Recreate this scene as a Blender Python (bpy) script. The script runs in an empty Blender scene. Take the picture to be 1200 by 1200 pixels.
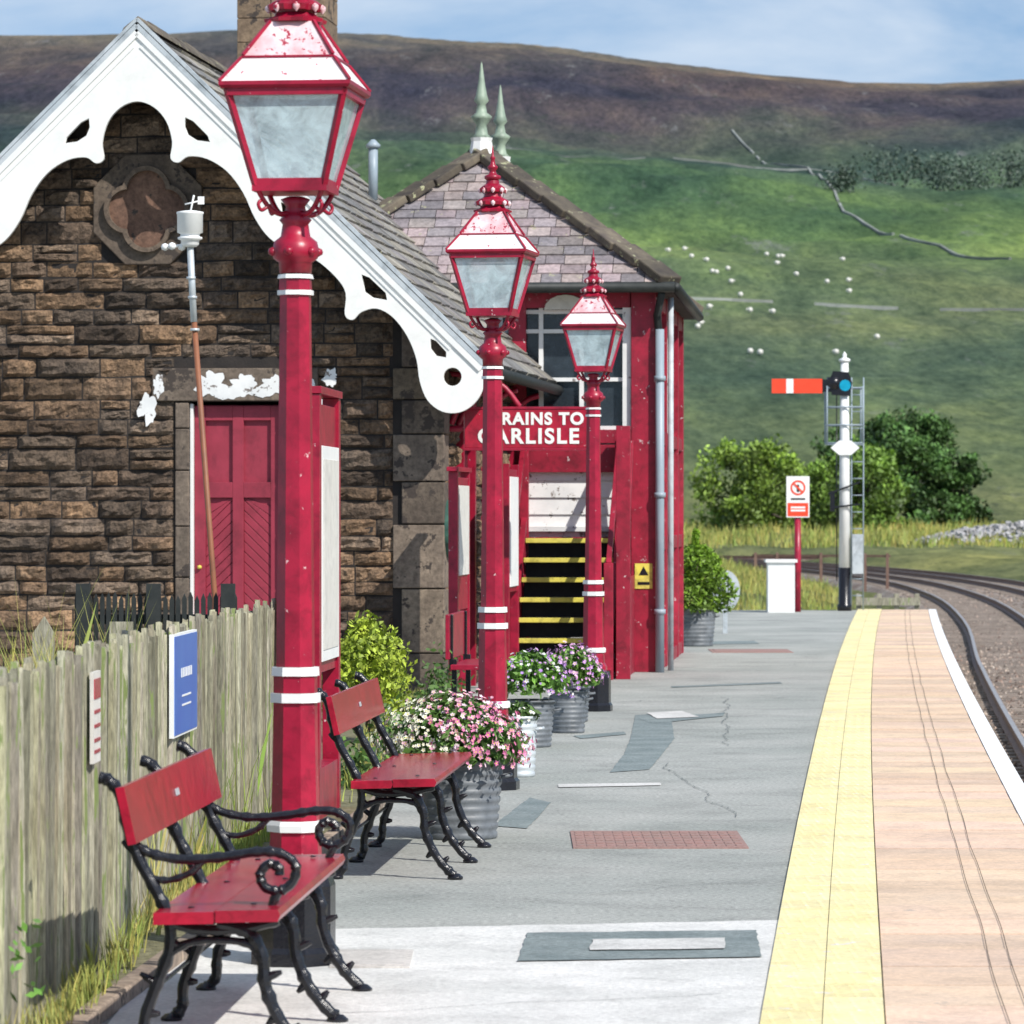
import bpy, math, random
import numpy as np
from mathutils import Vector, Matrix, noise
random.seed(7)
R = random.random
def U(a,b): return a+(b-a)*random.random()
scene = bpy.context.scene
COL = scene.collection

# ------------------------------------------------------------------ materials
def new_mat(name):
    m = bpy.data.materials.new(name); m.use_nodes = True
    nt = m.node_tree
    return m, nt, nt.nodes['Principled BSDF']
def N(nt, typ, **kw):
    n = nt.nodes.new(typ)
    for k, v in kw.items():
        if k in n.inputs: n.inputs[k].default_value = v
        else: setattr(n, k, v)
    return n
def pos(nt):
    return N(nt,'ShaderNodeNewGeometry').outputs['Position']
def noise_n(nt, vec, scale, detail=6, rough=0.6, dist=0.0):
    n = N(nt,'ShaderNodeTexNoise'); n.inputs['Scale'].default_value=scale
    n.inputs['Detail'].default_value=detail; n.inputs['Roughness'].default_value=rough
    n.inputs['Distortion'].default_value=dist
    nt.links.new(vec, n.inputs['Vector']); return n.outputs['Fac']
def ramp(nt, fac, stops):
    r = N(nt,'ShaderNodeValToRGB'); e = r.color_ramp.elements
    while len(e) < len(stops): e.new(0.5)
    for el,(p,c) in zip(e, stops):
        el.position = p
        el.color = tuple(c[:3])+(1,) if isinstance(c,tuple) else (c,c,c,1)
    nt.links.new(fac, r.inputs[0]); return r.outputs[0]
def mix(nt, fac, a, b, mode='MIX'):
    m = N(nt,'ShaderNodeMix'); m.data_type='RGBA'; m.blend_type=mode
    for sock, v in ((m.inputs[0],fac),(m.inputs[6],a),(m.inputs[7],b)):
        if isinstance(v,(int,float)): sock.default_value=v
        elif isinstance(v,tuple): sock.default_value=v[:3]+(1,)
        else: nt.links.new(v, sock)
    return m.outputs[2]
def bump(nt, h, strength, dist, p):
    b = N(nt,'ShaderNodeBump'); b.inputs['Strength'].default_value=strength; b.inputs['Distance'].default_value=dist
    nt.links.new(h, b.inputs['Height']); nt.links.new(b.outputs[0], p.inputs['Normal'])
def surf(name, col, col2=None, scale=3.0, rough=0.8, bscale=40, bstr=0.3, bdist=0.01, lo=.35, hi=.65, vcol=True, chip=None, chip_t=.66, chip_s=18, metallic=0, fine=None, stretch=None, dirt=None):
    m, nt, p = new_mat(name)
    v = pos(nt)
    if stretch:
        mp = N(nt,'ShaderNodeMapping'); mp.inputs['Scale'].default_value = stretch
        nt.links.new(v, mp.inputs[0]); v = mp.outputs[0]
    n1 = noise_n(nt, v, scale)
    c = ramp(nt, n1, [(lo,col),(hi,col2 or col)])
    if fine:
        n3 = noise_n(nt, v, fine[0], 3, .7)
        f = ramp(nt, n3, [(.3,fine[1]),(.7,fine[2])])
        c = mix(nt, 1.0, c, f, 'MULTIPLY')
    if dirt:
        n5 = noise_n(nt, v, dirt[0], 9, .72, .4)
        c = mix(nt, 1.0, c, ramp(nt, n5, [(.36,dirt[1]),(.52,1.0)]), 'MULTIPLY')
    if vcol:
        a = N(nt,'ShaderNodeVertexColor'); a.layer_name='Col'
        c = mix(nt, 1.0, c, a.outputs[0], 'MULTIPLY')
    if chip:
        n2 = noise_n(nt, v, chip_s, 8, .65)
        f = ramp(nt, n2, [(chip_t,0.0),(chip_t+.03,1.0)])
        c = mix(nt, f, c, chip)
    nt.links.new(c, p.inputs['Base Color'])
    p.inputs['Roughness'].default_value=rough; p.inputs['Metallic'].default_value=metallic
    if bstr: bump(nt, noise_n(nt, v, bscale, 5), bstr, bdist, p)
    return m

M = {}
M['red'] = surf('red_paint',(.40,.009,.040),(.27,.006,.028),6,.36,30,.2,.004,chip=(.66,.46,.46),chip_t=.665,chip_s=24,dirt=(9,.66))
M['redclean'] = surf('red_paint_gloss',(.44,.011,.036),(.31,.008,.028),8,.22,60,.08,.002,chip=(.58,.32,.32),chip_t=.68,chip_s=30,dirt=(12,.66))
M['redworn'] = surf('red_paint_flaking',(.38,.010,.038),(.25,.008,.026),5,.5,30,.3,.004,chip=(.60,.50,.49),chip_t=.645,chip_s=18,dirt=(6,.6))
M['fade'] = surf('faded_pink_paint',(.66,.36,.38),(.80,.66,.67),9,.5,50,.2,.004,chip=(.36,.02,.05),chip_t=.57,chip_s=30)
M['fadew'] = surf('faded_white_paint',(.80,.66,.66),(.85,.81,.81),9,.5,50,.2,.004,chip=(.42,.06,.09),chip_t=.62,chip_s=40)
M['white'] = surf('white_paint',(.86,.86,.83),(.78,.79,.77),5,.5,30,.1,.003,chip=(.42,.40,.34),chip_t=.71,chip_s=16)
M['whitec'] = surf('white_gloss_paint',(.88,.88,.84),(.82,.82,.78),3,.45,30,.1,.003,vcol=False,dirt=(5,.93))
M['whitew'] = surf('white_paint_flaking',(.82,.82,.80),(.68,.69,.68),4,.6,30,.2,.003,chip=(.22,.19,.17),chip_t=.60,chip_s=10)
M['black'] = surf('black_iron',(.006,.006,.009),(.012,.012,.016),10,.24,60,.5,.005)
M['darkpaint'] = surf('dark_green_paint',(.010,.014,.014),(.024,.028,.026),10,.6,60,.3,.003)
M['asphalt'] = surf('asphalt',(.345,.365,.335),(.47,.475,.44),.55,.92,140,.8,.008,fine=(42,.58,1.2),dirt=(1.3,.80),chip=(.24,.26,.24),chip_t=.68,chip_s=5)
M['concrete'] = surf('pale_concrete',(.64,.635,.60),(.80,.785,.745),1.6,.9,120,.6,.006,fine=(48,.74,1.1),dirt=(2.2,.82))
M['patch'] = surf('asphalt_patch',(.19,.235,.235),(.28,.325,.32),3,.95,150,.8,.008,fine=(50,.6,1.15))
M['tactile'] = surf('yellow_paving',(.92,.79,.38),(.85,.76,.44),2.5,.85,90,.35,.004,fine=(40,.82,1.06),chip=(.68,.64,.54),chip_t=.60,chip_s=9,dirt=(3,.84))
M['coping'] = surf('coping_stone',(.86,.63,.44),(.74,.56,.42),2.0,.85,90,.4,.004,fine=(45,.78,1.08),chip=(.50,.40,.32),chip_t=.66,chip_s=6,dirt=(2.5,.82))
M['linew'] = surf('white_line_paint',(.88,.89,.89),(.80,.81,.80),4,.8,90,.3,.004,chip=(.5,.45,.38),chip_t=.63,chip_s=14)
M['stone'] = surf('rockfaced_sandstone',(.145,.105,.076),(.33,.235,.160),3.2,.92,38,1.0,.03,fine=(26,.32,1.25))
M['dress'] = surf('dressed_stone',(.13,.10,.078),(.23,.18,.135),3,.9,40,.5,.008,fine=(22,.55,1.18),chip=(.055,.043,.036),chip_t=.57,chip_s=6)
M['mortar'] = surf('mortar',(.022,.019,.018),(.038,.031,.027),5,.95,40,.5,.01)
M['slate'] = surf('roof_slate',(.21,.205,.19),(.33,.31,.275),1.5,.7,40,.4,.006,fine=(20,.62,1.2),chip=(.36,.35,.22),chip_t=.63,chip_s=7)
M['ridge'] = surf('ridge_tile',(.060,.048,.040),(.12,.10,.07),6,.85,30,.4,.01,chip=(.34,.34,.20),chip_t=.61,chip_s=9)
M['lead'] = surf('lead_flashing',(.42,.47,.50),(.52,.56,.58),3,.5,30,.1,.003,dirt=(6,.7))
M['fence'] = surf('weathered_timber',(.28,.262,.185),(.47,.44,.34),3,.88,30,.7,.010,fine=(14,.45,1.2),stretch=(6,6,.8),chip=(.19,.24,.08),chip_t=.575,chip_s=3)
M['door'] = surf('door_paint',(.34,.032,.060),(.27,.024,.045),3,.6,40,.15,.003,dirt=(4,.72))
M['tub'] = surf('grey_tub',(.12,.135,.15),(.19,.205,.22),5,.5,40,.1,.003,dirt=(8,.65))
M['bin'] = surf('galvanised_metal',(.50,.54,.56),(.62,.66,.67),8,.4,40,.1,.003,metallic=.3)
M['leaf'] = surf('leaves',(.085,.15,.03),(.05,.10,.025),6,.6,10,0,.01)
M['petal'] = surf('petals',(1,1,1),(.85,.85,.85),20,.6,10,0,.01)
M['grass'] = surf('grass_blades',(.22,.31,.06),(.42,.39,.13),.4,.7,10,0,.01)
M['bark'] = surf('bark',(.06,.045,.035),(.1,.08,.06),5,.9,20,.6,.03)
M['rail'] = surf('rusty_rail',(.15,.08,.06),(.21,.13,.095),4,.6,40,.2,.004)
M['railtop'] = surf('rail_head',(.42,.38,.36),(.50,.47,.45),4,.35,40,.05,.004,metallic=.5)
M['sleeper'] = surf('sleeper',(.20,.16,.13),(.31,.26,.22),4,.9,30,.5,.01)
M['ballast'] = surf('ballast',(.21,.145,.115),(.38,.34,.29),1.2,.95,22,1,.05,fine=(11,.38,1.35))
M['pipe'] = surf('grey_pipe',(.26,.33,.38),(.32,.38,.43),5,.45,30,.05,.003)
M['brown'] = surf('brown_pole',(.30,.11,.05),(.20,.08,.04),6,.55,30,.1,.003)
M['yellow'] = surf('yellow_paint',(.80,.70,.10),(.68,.58,.12),8,.6,30,.1,.003,dirt=(9,.6))
M['blue'] = surf('blue_sign',(.05,.14,.50),(.06,.17,.52),5,.35,30,0,.003)
M['orange'] = surf('signal_red',(.85,.07,.025),(.78,.06,.02),5,.4,30,0,.003)
M['soil'] = surf('soil_and_moss',(.16,.15,.07),(.27,.25,.15),5,.95,30,.9,.03,fine=(25,.5,1.2))
M['rust'] = surf('manhole_iron',(.38,.22,.19),(.31,.21,.18),6,.8,40,.3,.004,fine=(60,.7,1.1))
M['rock'] = surf('limestone',(.42,.41,.40),(.60,.58,.56),1,.9,5,.5,.05)
M['hillwall'] = surf('dry_stone',(.19,.21,.19),(.26,.27,.25),.5,.95,2,.5,.1)
M['cream'] = surf('cream_board',(.76,.74,.68),(.64,.62,.56),4,.6,30,.1,.003,dirt=(4,.8))
M['stain'] = surf('tar_crack',(.12,.14,.135),(.17,.19,.185),5,.9,60,.3,.003)
def glassy(name, tint, transp, rough=.05):
    m, nt, p = new_mat(name)
    out = nt.nodes['Material Output']
    tr = N(nt,'ShaderNodeBsdfTransparent'); tr.inputs[0].default_value=(.93,.97,.98,1)
    ms = N(nt,'ShaderNodeMixShader'); 
    p.inputs['Base Color'].default_value=tint+(1,); p.inputs['Roughness'].default_value=rough
    n = noise_n(nt, pos(nt), 11, 8, .7, .5)
    r = N(nt,'ShaderNodeMapRange'); r.inputs[1].default_value=.35; r.inputs[2].default_value=.65
    r.inputs[3].default_value=max(0,transp-.25); r.inputs[4].default_value=transp+.2
    nt.links.new(n, r.inputs[0]); nt.links.new(r.outputs[0], ms.inputs[0])
    nt.links.new(p.outputs[0], ms.inputs[1]); nt.links.new(tr.outputs[0], ms.inputs[2])
    nt.links.new(ms.outputs[0], out.inputs[0]); return m
M['lglass'] = glassy('lantern_glass',(.68,.84,.88),.42)  # pale blue tint puts the bright pane reflection into the glass colour
M['wglass'] = glassy('window_glass',(.03,.04,.05),.12)
M['bglass'] = glassy('blue_lens',(.0,.35,.55),.1)

# ------------------------------------------------------------------ mesh builder
class MB:
    def __init__(s, *mats):
        s.v=[]; s.f=[]; s.mi=[]; s.sm=[]; s.c=[]; s.mats=[M[k] for k in mats]; s.keys=list(mats)
        s.m=0; s.col=(1,1,1)
    def use(s,k):
        if k not in s.keys: s.keys.append(k); s.mats.append(M[k])
        s.m=s.keys.index(k); return s
    def raw(s, verts, faces, smooth=False):
        o=len(s.v)
        for p in verts: s.v.append(tuple(p))
        for f in faces:
            s.f.append([o+i for i in f]); s.mi.append(s.m); s.sm.append(smooth); s.c.append(s.col)
    def box(s, c, d, rot=None):
        x,y,z=d[0]/2,d[1]/2,d[2]/2
        vs=[Vector((a,b,e)) for e in(-z,z) for b in(-y,y) for a in(-x,x)]
        if rot is not None: vs=[rot@p for p in vs]
        C=Vector(c); vs=[p+C for p in vs]
        s.raw(vs,[(0,2,3,1),(4,5,7,6),(0,1,5,4),(2,6,7,3),(0,4,6,2),(1,3,7,5)])
    def b2(s, a, b):
        s.box([(a[i]+b[i])/2 for i in range(3)],[abs(b[i]-a[i]) for i in range(3)])
    def beam(s, p, q, w, t, up=(0,0,1)):
        p=Vector(p);q=Vector(q);d=q-p;L=d.length;d.normalize();u=Vector(up)
        sx=d.cross(u).normalized(); uz=sx.cross(d)
        r=Matrix((sx,d,uz)).transposed()
        s.box((p+q)/2,(w,L,t),r)
    def lathe(s, prof, n=16, c=(0,0,0), smooth=True, ph=0, mod=None):
        vs=[];fs=[]
        for i,(r,z) in enumerate(prof):
            for k in range(n):
                a=2*math.pi*k/n+ph; rr=r*(mod(i,k) if mod else 1)
                vs.append((c[0]+rr*math.cos(a),c[1]+rr*math.sin(a),c[2]+z))
        for i in range(len(prof)-1):
            for k in range(n):
                k2=(k+1)%n; fs.append((i*n+k,i*n+k2,(i+1)*n+k2,(i+1)*n+k))
        fs.append(tuple(range(n))[::-1]); m=(len(prof)-1)*n; fs.append(tuple(range(m,m+n)))
        s.raw(vs,fs,smooth)
    def tube(s, pts, rad, n=8, smooth=True):
        pts=[Vector(p) for p in pts]
        if not isinstance(rad,(list,tuple)): rad=[rad]*len(pts)
        vs=[];fs=[];ref=None
        for i,p in enumerate(pts):
            d=(pts[min(i+1,len(pts)-1)]-pts[max(i-1,0)]).normalized()
            if ref is None:
                ref=d.orthogonal().normalized()
            a=(ref-d*ref.dot(d)).normalized(); ref=a; b=d.cross(a)
            for k in range(n):
                t=2*math.pi*k/n; vs.append(p+(a*math.cos(t)+b*math.sin(t))*rad[i])
        for i in range(len(pts)-1):
            for k in range(n):
                k2=(k+1)%n; fs.append((i*n+k,i*n+k2,(i+1)*n+k2,(i+1)*n+k))
        fs.append(tuple(range(n))[::-1]); m=(len(pts)-1)*n; fs.append(tuple(range(m,m+n)))
        s.raw(vs,fs,smooth)
    def prism(s, poly, axis, a, b):
        def P(u,v,w): return {'y':(u,w,v),'x':(w,u,v),'z':(u,v,w)}[axis]
        n=len(poly); vs=[P(u,v,a) for u,v in poly]+[P(u,v,b) for u,v in poly]
        fs=[tuple(range(n)),tuple(range(n,2*n))[::-1]]+[(i,i+n,(i+1)%n+n,(i+1)%n) for i in range(n)]
        s.raw(vs,fs)
    def build(s, name, parent=None, loc=None, rotz=0, bevel=0):
        me=bpy.data.meshes.new(name); me.from_pydata(s.v,[],s.f)
        for m in s.mats: me.materials.append(m)
        me.polygons.foreach_set('material_index',s.mi); me.polygons.foreach_set('use_smooth',s.sm)
        at=me.color_attributes.new('Col','FLOAT_COLOR','CORNER')
        arr=np.ones((len(me.loops),4),dtype=np.float32)
        ls=[len(f) for f in s.f]
        arr[:,:3]=np.repeat(np.array(s.c,dtype=np.float32),ls,axis=0)
        at.data.foreach_set('color',arr.ravel()); me.update()
        ob=bpy.data.objects.new(name,me); COL.objects.link(ob)
        if loc: ob.location=loc
        ob.rotation_euler[2]=rotz
        if parent: ob.parent=parent
        if bevel:
            b=ob.modifiers.new('bevel','BEVEL'); b.width=bevel; b.segments=2; b.limit_method='ANGLE'; b.angle_limit=math.radians(40)
        return ob
def empty(name, loc=(0,0,0), rotz=0):
    e=bpy.data.objects.new(name,None); COL.objects.link(e); e.location=loc; e.rotation_euler[2]=rotz; e.empty_display_size=.3
    return e
def catmull(P, n=8):
    P=[Vector(p) for p in P]; out=[]
    for i in range(len(P)-1):
        a=P[max(i-1,0)];b=P[i];c=P[i+1];d=P[min(i+2,len(P)-1)]
        for k in range(n):
            t=k/n; out.append(.5*((2*b)+(c-a)*t+(2*a-5*b+4*c-d)*t*t+(3*b-a-3*c+d)*t**3))
    out.append(P[-1]); return out

# ------------------------------------------------------------------ platform geometry
def yl(d):
    return .80+.0795*(d-13.75)+(.00012*(d-13.75)**2 if d>13.75 else 0)
PEND=71.7
def ribbon(mb, a, b, d0, d1, z, step=1.0, wob=0):
    n=max(2,int((d1-d0)/step)+1); vs=[];fs=[]
    for i in range(n):
        d=d0+(d1-d0)*i/(n-1); o=wob*noise.noise(Vector((d*.5,a*9,0))); vs+= [(yl(d)+a+o,d,z),(yl(d)+b+o,d,z)]
    for i in range(n-1): fs.append((2*i,2*i+1,2*i+3,2*i+2))
    mb.raw(vs,fs)
pl=MB('asphalt','mortar')
n=96; vs=[];fs=[]
for i in range(n):
    d=-25+(PEND+25)*i/(n-1); e=yl(d)+1.31
    vs+=[(-70,d,0),(e-1.3,d,0),(e,d,-.008),(e,d,-1.3),(-70,d,-1.3)]
for i in range(n-1):
    for k in range(4): 
        a=5*i+k; fs.append((a,a+1,a+6,a+5))
fs+= [(0,4,3,2,1),tuple(5*(n-1)+k for k in range(5))]
pl.raw(vs,fs)
e=yl(PEND)+1.31
pl.raw([(-2,PEND,0),(e,PEND,-.005),(e+.35,PEND+5,-.6),(-2,PEND+5,-.6),(-2,PEND,-1.3),(e,PEND,-1.3),(e+.35,PEND+5,-1.3)],[(0,1,2,3),(1,5,6,2)])
pl.build('station_platform')
c=MB('concrete')
edge=[]
for i in range(24):
    x=-1.3+i*(yl(17.2)+1.3)/23; edge.append((x,16.72+.5*(x+1.3)/2.4+.03*noise.noise(Vector((x*6,0,0))),.004))
vs=[(-1.3,-10,.004),(yl(-10),-10,.004),(yl(8),8,.004)]+edge[::-1]
c.raw(vs,[tuple(range(len(vs)))]); c.build('concrete_paving')
t=MB('tactile')
d=-8.0
while d<PEND-.1:
    for a,b in((0,.1985),(.2015,.40)):
        t.col=(lambda k:(k,k,k))(U(.90,1.06))
        e=d+.397; zz=.012+U(-.001,.001)
        t.raw([(yl(d)+a,d,zz),(yl(d)+b,d,zz),(yl(e)+b,e,zz),(yl(e)+a,e,zz),(yl(d)+a,d,.0),(yl(d)+b,d,.0),(yl(e)+b,e,0),(yl(e)+a,e,0)],
              [(0,1,2,3),(0,4,5,1),(1,5,6,2),(3,2,6,7),(0,3,7,4)])
        if 12<d<34:
            for i in range(3):
                for j in range(6):
                    t.lathe([(.011,0),(.007,.0022)],6,(yl(d+.2)+a+.033+.066*i,d+.035+.066*j,zz),False)
    d+=.4
t.build('tactile_paving')
cp=MB('coping')
d=-8.0
while d<PEND-.1:
    L=.60; k=U(.86,1.05); cp.col=(k,k*U(.97,1.02),k*U(.94,1.03)); e=min(d+L-.011,PEND); a,b=.406,1.185; zz=.010+U(-.0025,.0025)
    cp.raw([(yl(d)+a,d,zz),(yl(d)+b,d,zz),(yl(e)+b,e,zz),(yl(e)+a,e,zz),(yl(d)+a,d,-.02),(yl(d)+b,d,-.02),(yl(e)+b,e,-.02),(yl(e)+a,e,-.02)],
              [(0,1,2,3),(0,4,5,1),(1,5,6,2),(3,2,6,7),(0,3,7,4)])
    d+=L
cp.build('coping_stones')
sm=MB('mortar')
for off in (.80,.875): 
    ribbon(sm,off,off+.003,8,PEND-.2,.0165,.4,.012)
sm.build('coping_seam')
wl=MB('linew'); d=-8
while d<PEND-.1:
    e=min(d+.9-.01,PEND); a,b=1.19,1.315
    wl.raw([(yl(d)+a,d,.016),(yl(d)+b,d,.016),(yl(e)+b,e,.016),(yl(e)+a,e,.016),(yl(d)+a,d,-.1),(yl(d)+b,d,-.1),(yl(e)+b,e,-.1),(yl(e)+a,e,-.1)],
              [(0,1,2,3),(0,4,5,1),(1,5,6,2),(3,2,6,7),(0,3,7,4)]); d+=.9
wl.build('platform_edge_line')

pa=MB('patch')
def quad(mb,p,z,jit=.004):
    out=[];m=len(p)
    for i in range(m):
        a=Vector(p[i]);b=Vector(p[(i+1)%m]);k=max(2,int((b-a).length/.08))
        for j in range(k):
            q=a.lerp(b,j/k); out.append((q.x+U(-jit,jit),q.y+U(-jit,jit)*3,z))
    mb.raw(out,[tuple(range(len(out)))])
quad(pa,[(.02,15.6),(.92,15.75),(.96,16.75),(.06,16.65)],.009)
quad(pa,[(.62,27),(.88,27.3),(1.02,29),(1.18,31),(1.30,35),(1.0,34.6),(.86,31),(.76,29)],.004)
quad(pa,[(-.1,22.4),(.08,22.2),(.22,24.2),(.10,24.6)],.004)
quad(pa,[(1.1,33.2),(1.7,34.4),(1.75,35),(1.0,34)],.0055)
quad(pa,[(.5,31),(.85,31.6),(.84,32),(.45,31.4)],.0045)
quad(pa,[(2.3,53),(3.1,53.4),(3.1,54.6),(2.3,54.2)],.004)
quad(pa,[(1.5,40),(2.6,41),(2.6,41.4),(1.5,40.3)],.004)
pa.build('asphalt_repair_patch')
pb=MB('concrete')
pb.col=(.9,.9,.9)
quad(pb,[(.29,15.95),(.80,16.0),(.82,16.4),(.31,16.35)],.014)
quad(pb,[(1.15,33.9),(1.5,34.2),(1.4,35.2),(1.1,34.9)],.010)
quad(pb,[(.28,25.5),(.9,25.7),(.9,25.95),(.28,25.8)],.005)
pb.build('concrete_repair_patch')
ck=MB('stain')
def crack(p,q,w,wob):
    p=Vector(p);q=Vector(q);m=int((q-p).length/.08)+3;nr=Vector((-(q-p).y,(q-p).x)).normalized();vs=[];sd=U(0,90)
    for i in range(m):
        c_=p.lerp(q,i/(m-1))+nr*wob*(noise.noise(Vector((i*.13,sd,0)))+.4*noise.noise(Vector((i*.6,sd,3)))); ww=w*U(.3,1.2)
        vs+=[(c_.x-nr.x*ww,c_.y-nr.y*ww,.0062),(c_.x+nr.x*ww,c_.y+nr.y*ww,.0062)]
    ck.raw(vs,[(2*i,2*i+1,2*i+3,2*i+2) for i in range(m-1)])
for a in (((-.4,18.2),(1.1,18.9),.004,.2),((.3,19.8),(1.3,19.2),.003,.15),((1.2,23),(1.0,28),.003,.06),((.3,24.8),(1.3,25),.004,.25),((1.5,30),(1.9,38),.004,.08),((.9,37),(2.6,38),.008,.3),((1.4,45),(3.2,46),.01,.3),((-.6,14),(.7,14.6),.003,.1),((2.0,50),(3.7,49),.01,.3)): crack(*a)
ck.build('asphalt_cracks')
mh=MB('rust')
mh.b2((.30,20.9,.0),(1.16,22.0,.007))
for i in range(17): 
    for j in range(6): mh.b2((.32+i*.049,20.97+j*.17,.0072),(.355+i*.049,21.08+j*.17,.010))
mh.build('manhole_cover')
mh=MB('rust'); mh.b2((2.35,50,.0),(3.3,51.2,.006)); mh.b2((2.4,50.1,.0062),(3.25,51.1,.010)); mh.build('manhole_cover')
mh=MB('concrete'); mh.col=(.84,.80,.78); mh.b2((-.66,15.4,.0045),(-.37,16.0,.010)); mh.b2((-.64,15.44,.0102),(-.39,15.96,.012)); mh.build('manhole_cover')

kb=MB('dress'); path=[(-1.42,9),(-1.36,13.75),(-1.24,15.6),(-1.0,19.5),(-.76,23.6),(-.62,30),(-.5,36)]
for i in range(len(path)-1):
    p,q=Vector(path[i]+(.02,)),Vector(path[i+1]+(.02,))
    L=(q-p).length; m=int(L/.9)+1
    for k in range(m):
        kk=U(1.6,2.4);kb.col=(kk,kk,kk)
        kb.beam(p.lerp(q,k/m+.003),p.lerp(q,(k+1)/m-.003),.07,.07)
kb.build('kerb_edging',bevel=.008)
so=MB('soil'); vs=[];fs=[]
for i,(x,y) in enumerate(path): vs+=[(x-.03,y,.03),(-3.2,y,.03)]
for i in range(len(path)-1): fs.append((2*i,2*i+2,2*i+3,2*i+1))
so.raw(vs,fs); so.build('flower_bed_soil')

# ------------------------------------------------------------------ tracks
def trackx(d): return yl(d)+1.31+1.5
PA=[(trackx(d),d,0) for d in range(-25,76,5)]+[(11.35,100,0),(13.6,130,0),(14.6,160,0),(13.6,190,0),(11,215,0),(6.5,240,0),(0,265,0),(-8,290,0),(-20,320,0),(-40,355,0)]
PAc=catmull(PA,4)
def offset(P,o):
    out=[]
    for i,p in enumerate(P):
        d=(P[min(i+1,len(P)-1)]-P[max(i-1,0)]).normalized(); out.append(p+Vector((d.y,-d.x,0))*o)
    return out
PBc=offset(PAc,3.3)
PCc=catmull([(90,205,0),(60,222,0),(40,232,0),(28,237,0),(17,243,0),(8,252,0),(-2,268,0),(-12,290,0)],6)
PDc=catmull([(trackx(75)+3.3,75,0),(15.5,100,0),(20,130,0),(26,160,0),(34,190,0),(46,215,0),(62,235,0)],6)
def sweep(mb,P,prof,closed=True):
    vs=[];n=len(prof);fs=[]
    for i,p in enumerate(P):
        d=(P[min(i+1,len(P)-1)]-P[max(i-1,0)]).normalized(); r=Vector((d.y,-d.x,0))
        for x,z in prof: vs.append(p+r*x+Vector((0,0,z)))
    for i in range(len(P)-1):
        for k in range(n if closed else n-1):
            k2=(k+1)%n; fs.append((i*n+k,i*n+k2,(i+1)*n+k2,(i+1)*n+k))
    mb.raw(vs,fs)
def track(P,name):
    mb=MB('rail')
    for s in(-.7525,.7525):
        mb.use('rail'); sweep(mb,P,[(s-.07,-1.04),(s+.07,-1.04),(s+.07,-1.025),(s+.01,-1.0),(s+.01,-.93),(s+.034,-.92),(s+.034,-.885),(s-.034,-.885),(s-.034,-.92),(s-.01,-.93),(s-.01,-1.0),(s-.07,-1.025)])
        mb.use('railtop'); sweep(mb,P,[(s-.03,-.882),(s+.03,-.882)],False)
    mb.use('sleeper'); acc=0
    for i in range(len(P)-1):
        a,b=P[i],P[i+1]; L=(b-a).length; d=(b-a)/L
        while acc<L:
            p=a+d*acc; k=U(.8,1.15); mb.col=(k,k,k)
            r=Matrix((Vector((d.y,-d.x,0)),d,Vector((0,0,1)))).transposed()
            mb.box(p+Vector((0,0,-1.10)),(2.5,.25,.12),r); acc+=.68
        acc-=L
    mb.col=(1,1,1); return mb.build(name)
for P in (PAc,PBc,PCc,PDc): track(P,'railway_track')
bl=MB('ballast')
sweep(bl,PAc,[(-1.9,-1.30),(-1.47,-1.07),(5.0,-1.07),(6.2,-1.32)],False)
for P in (PCc,PDc): sweep(bl,[p+Vector((0,0,-.012)) for p in P],[(-2.6,-1.30),(-1.8,-1.07),(1.8,-1.07),(2.6,-1.30)],False)
for i in range(12000):
    d=U(30,85) if i<10000 else U(85,150)
    x=trackx(d)+U(-1.4,5.0) if d<75 else None
    if x is None:
        k=min(range(len(PAc)),key=lambda q:abs(PAc[q].y-d)); x=PAc[k].x+U(-1.4,5)
    r=U(.025,.06); kk=U(.4,1.9); bl.col=(kk*1.05,kk,kk*.97)
    a=U(0,3); vs=[(x+r*math.cos(a+q*1.57)*U(.7,1.2),d+r*math.sin(a+q*1.57)*U(.7,1.2),-1.065) for q in range(4)]+[(x+U(-.3,.3)*r,d+U(-.3,.3)*r,-1.06+r*U(.7,1.1))]
    bl.raw(vs,[(0,1,4),(1,2,4),(2,3,4),(3,0,4)])
bl.build('track_ballast')

# ------------------------------------------------------------------ terrain
def grow(a, lim, s0, g):
    out=[];x=a;s=s0
    while x<lim: s*=g; x+=s; out.append(x)
    return out
xs=list(np.arange(-30,60.1,1.2)); xs=[-q for q in reversed(grow(30,1800,1.4,1.05))]+xs+grow(60,1800,1.4,1.05)
ys=list(np.arange(-40,340,1.6))+grow(340,3600,1.8,1.022); ys=[-600,-300,-120]+ys
Xg,Yg=np.meshgrid(xs,ys)
def sst(a,b,t): 
    t=np.clip((t-a)/(b-a),0,1); return t*t*(3-2*t)
dm=np.full(Xg.shape,1e9)
for P in (PAc,PBc,PCc,PDc):
    for p in P: dm=np.minimum(dm,np.hypot(Xg-p.x,Yg-p.y))
TX=np.interp(Yg,[p.y for p in PAc],[p.x for p in PAc])
Z=np.full(Xg.shape,-1.3)
bank=sst(3.0,8.5,dm)
past=sst(72,78,Yg)
Z+= bank*(np.where(Xg<TX,1.15*past, .7*sst(-40,0,Yg)*1.0))
Z+= np.where(Yg>230, 1.15*sst(252,320,Yg)*bank,0)
skx=[-6000,-2500,-600,0,300,600,850,1000,1100,1200,1700,2600,6000]
skv=[420,500,556,562,569,557,527,512,508,515,545,500,450]
A=600+5000*Xg/np.maximum(Yg,50)
fac=np.interp(A,skx,skv)/553.
t=(Yg-345)/1255.
S=np.where(t<0,0,np.where(t<1,np.power(np.clip(t,0,1),1.18),1-.10*np.clip(t-1,0,2)))
H=177*fac*S
nz=np.zeros(Xg.shape)
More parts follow.
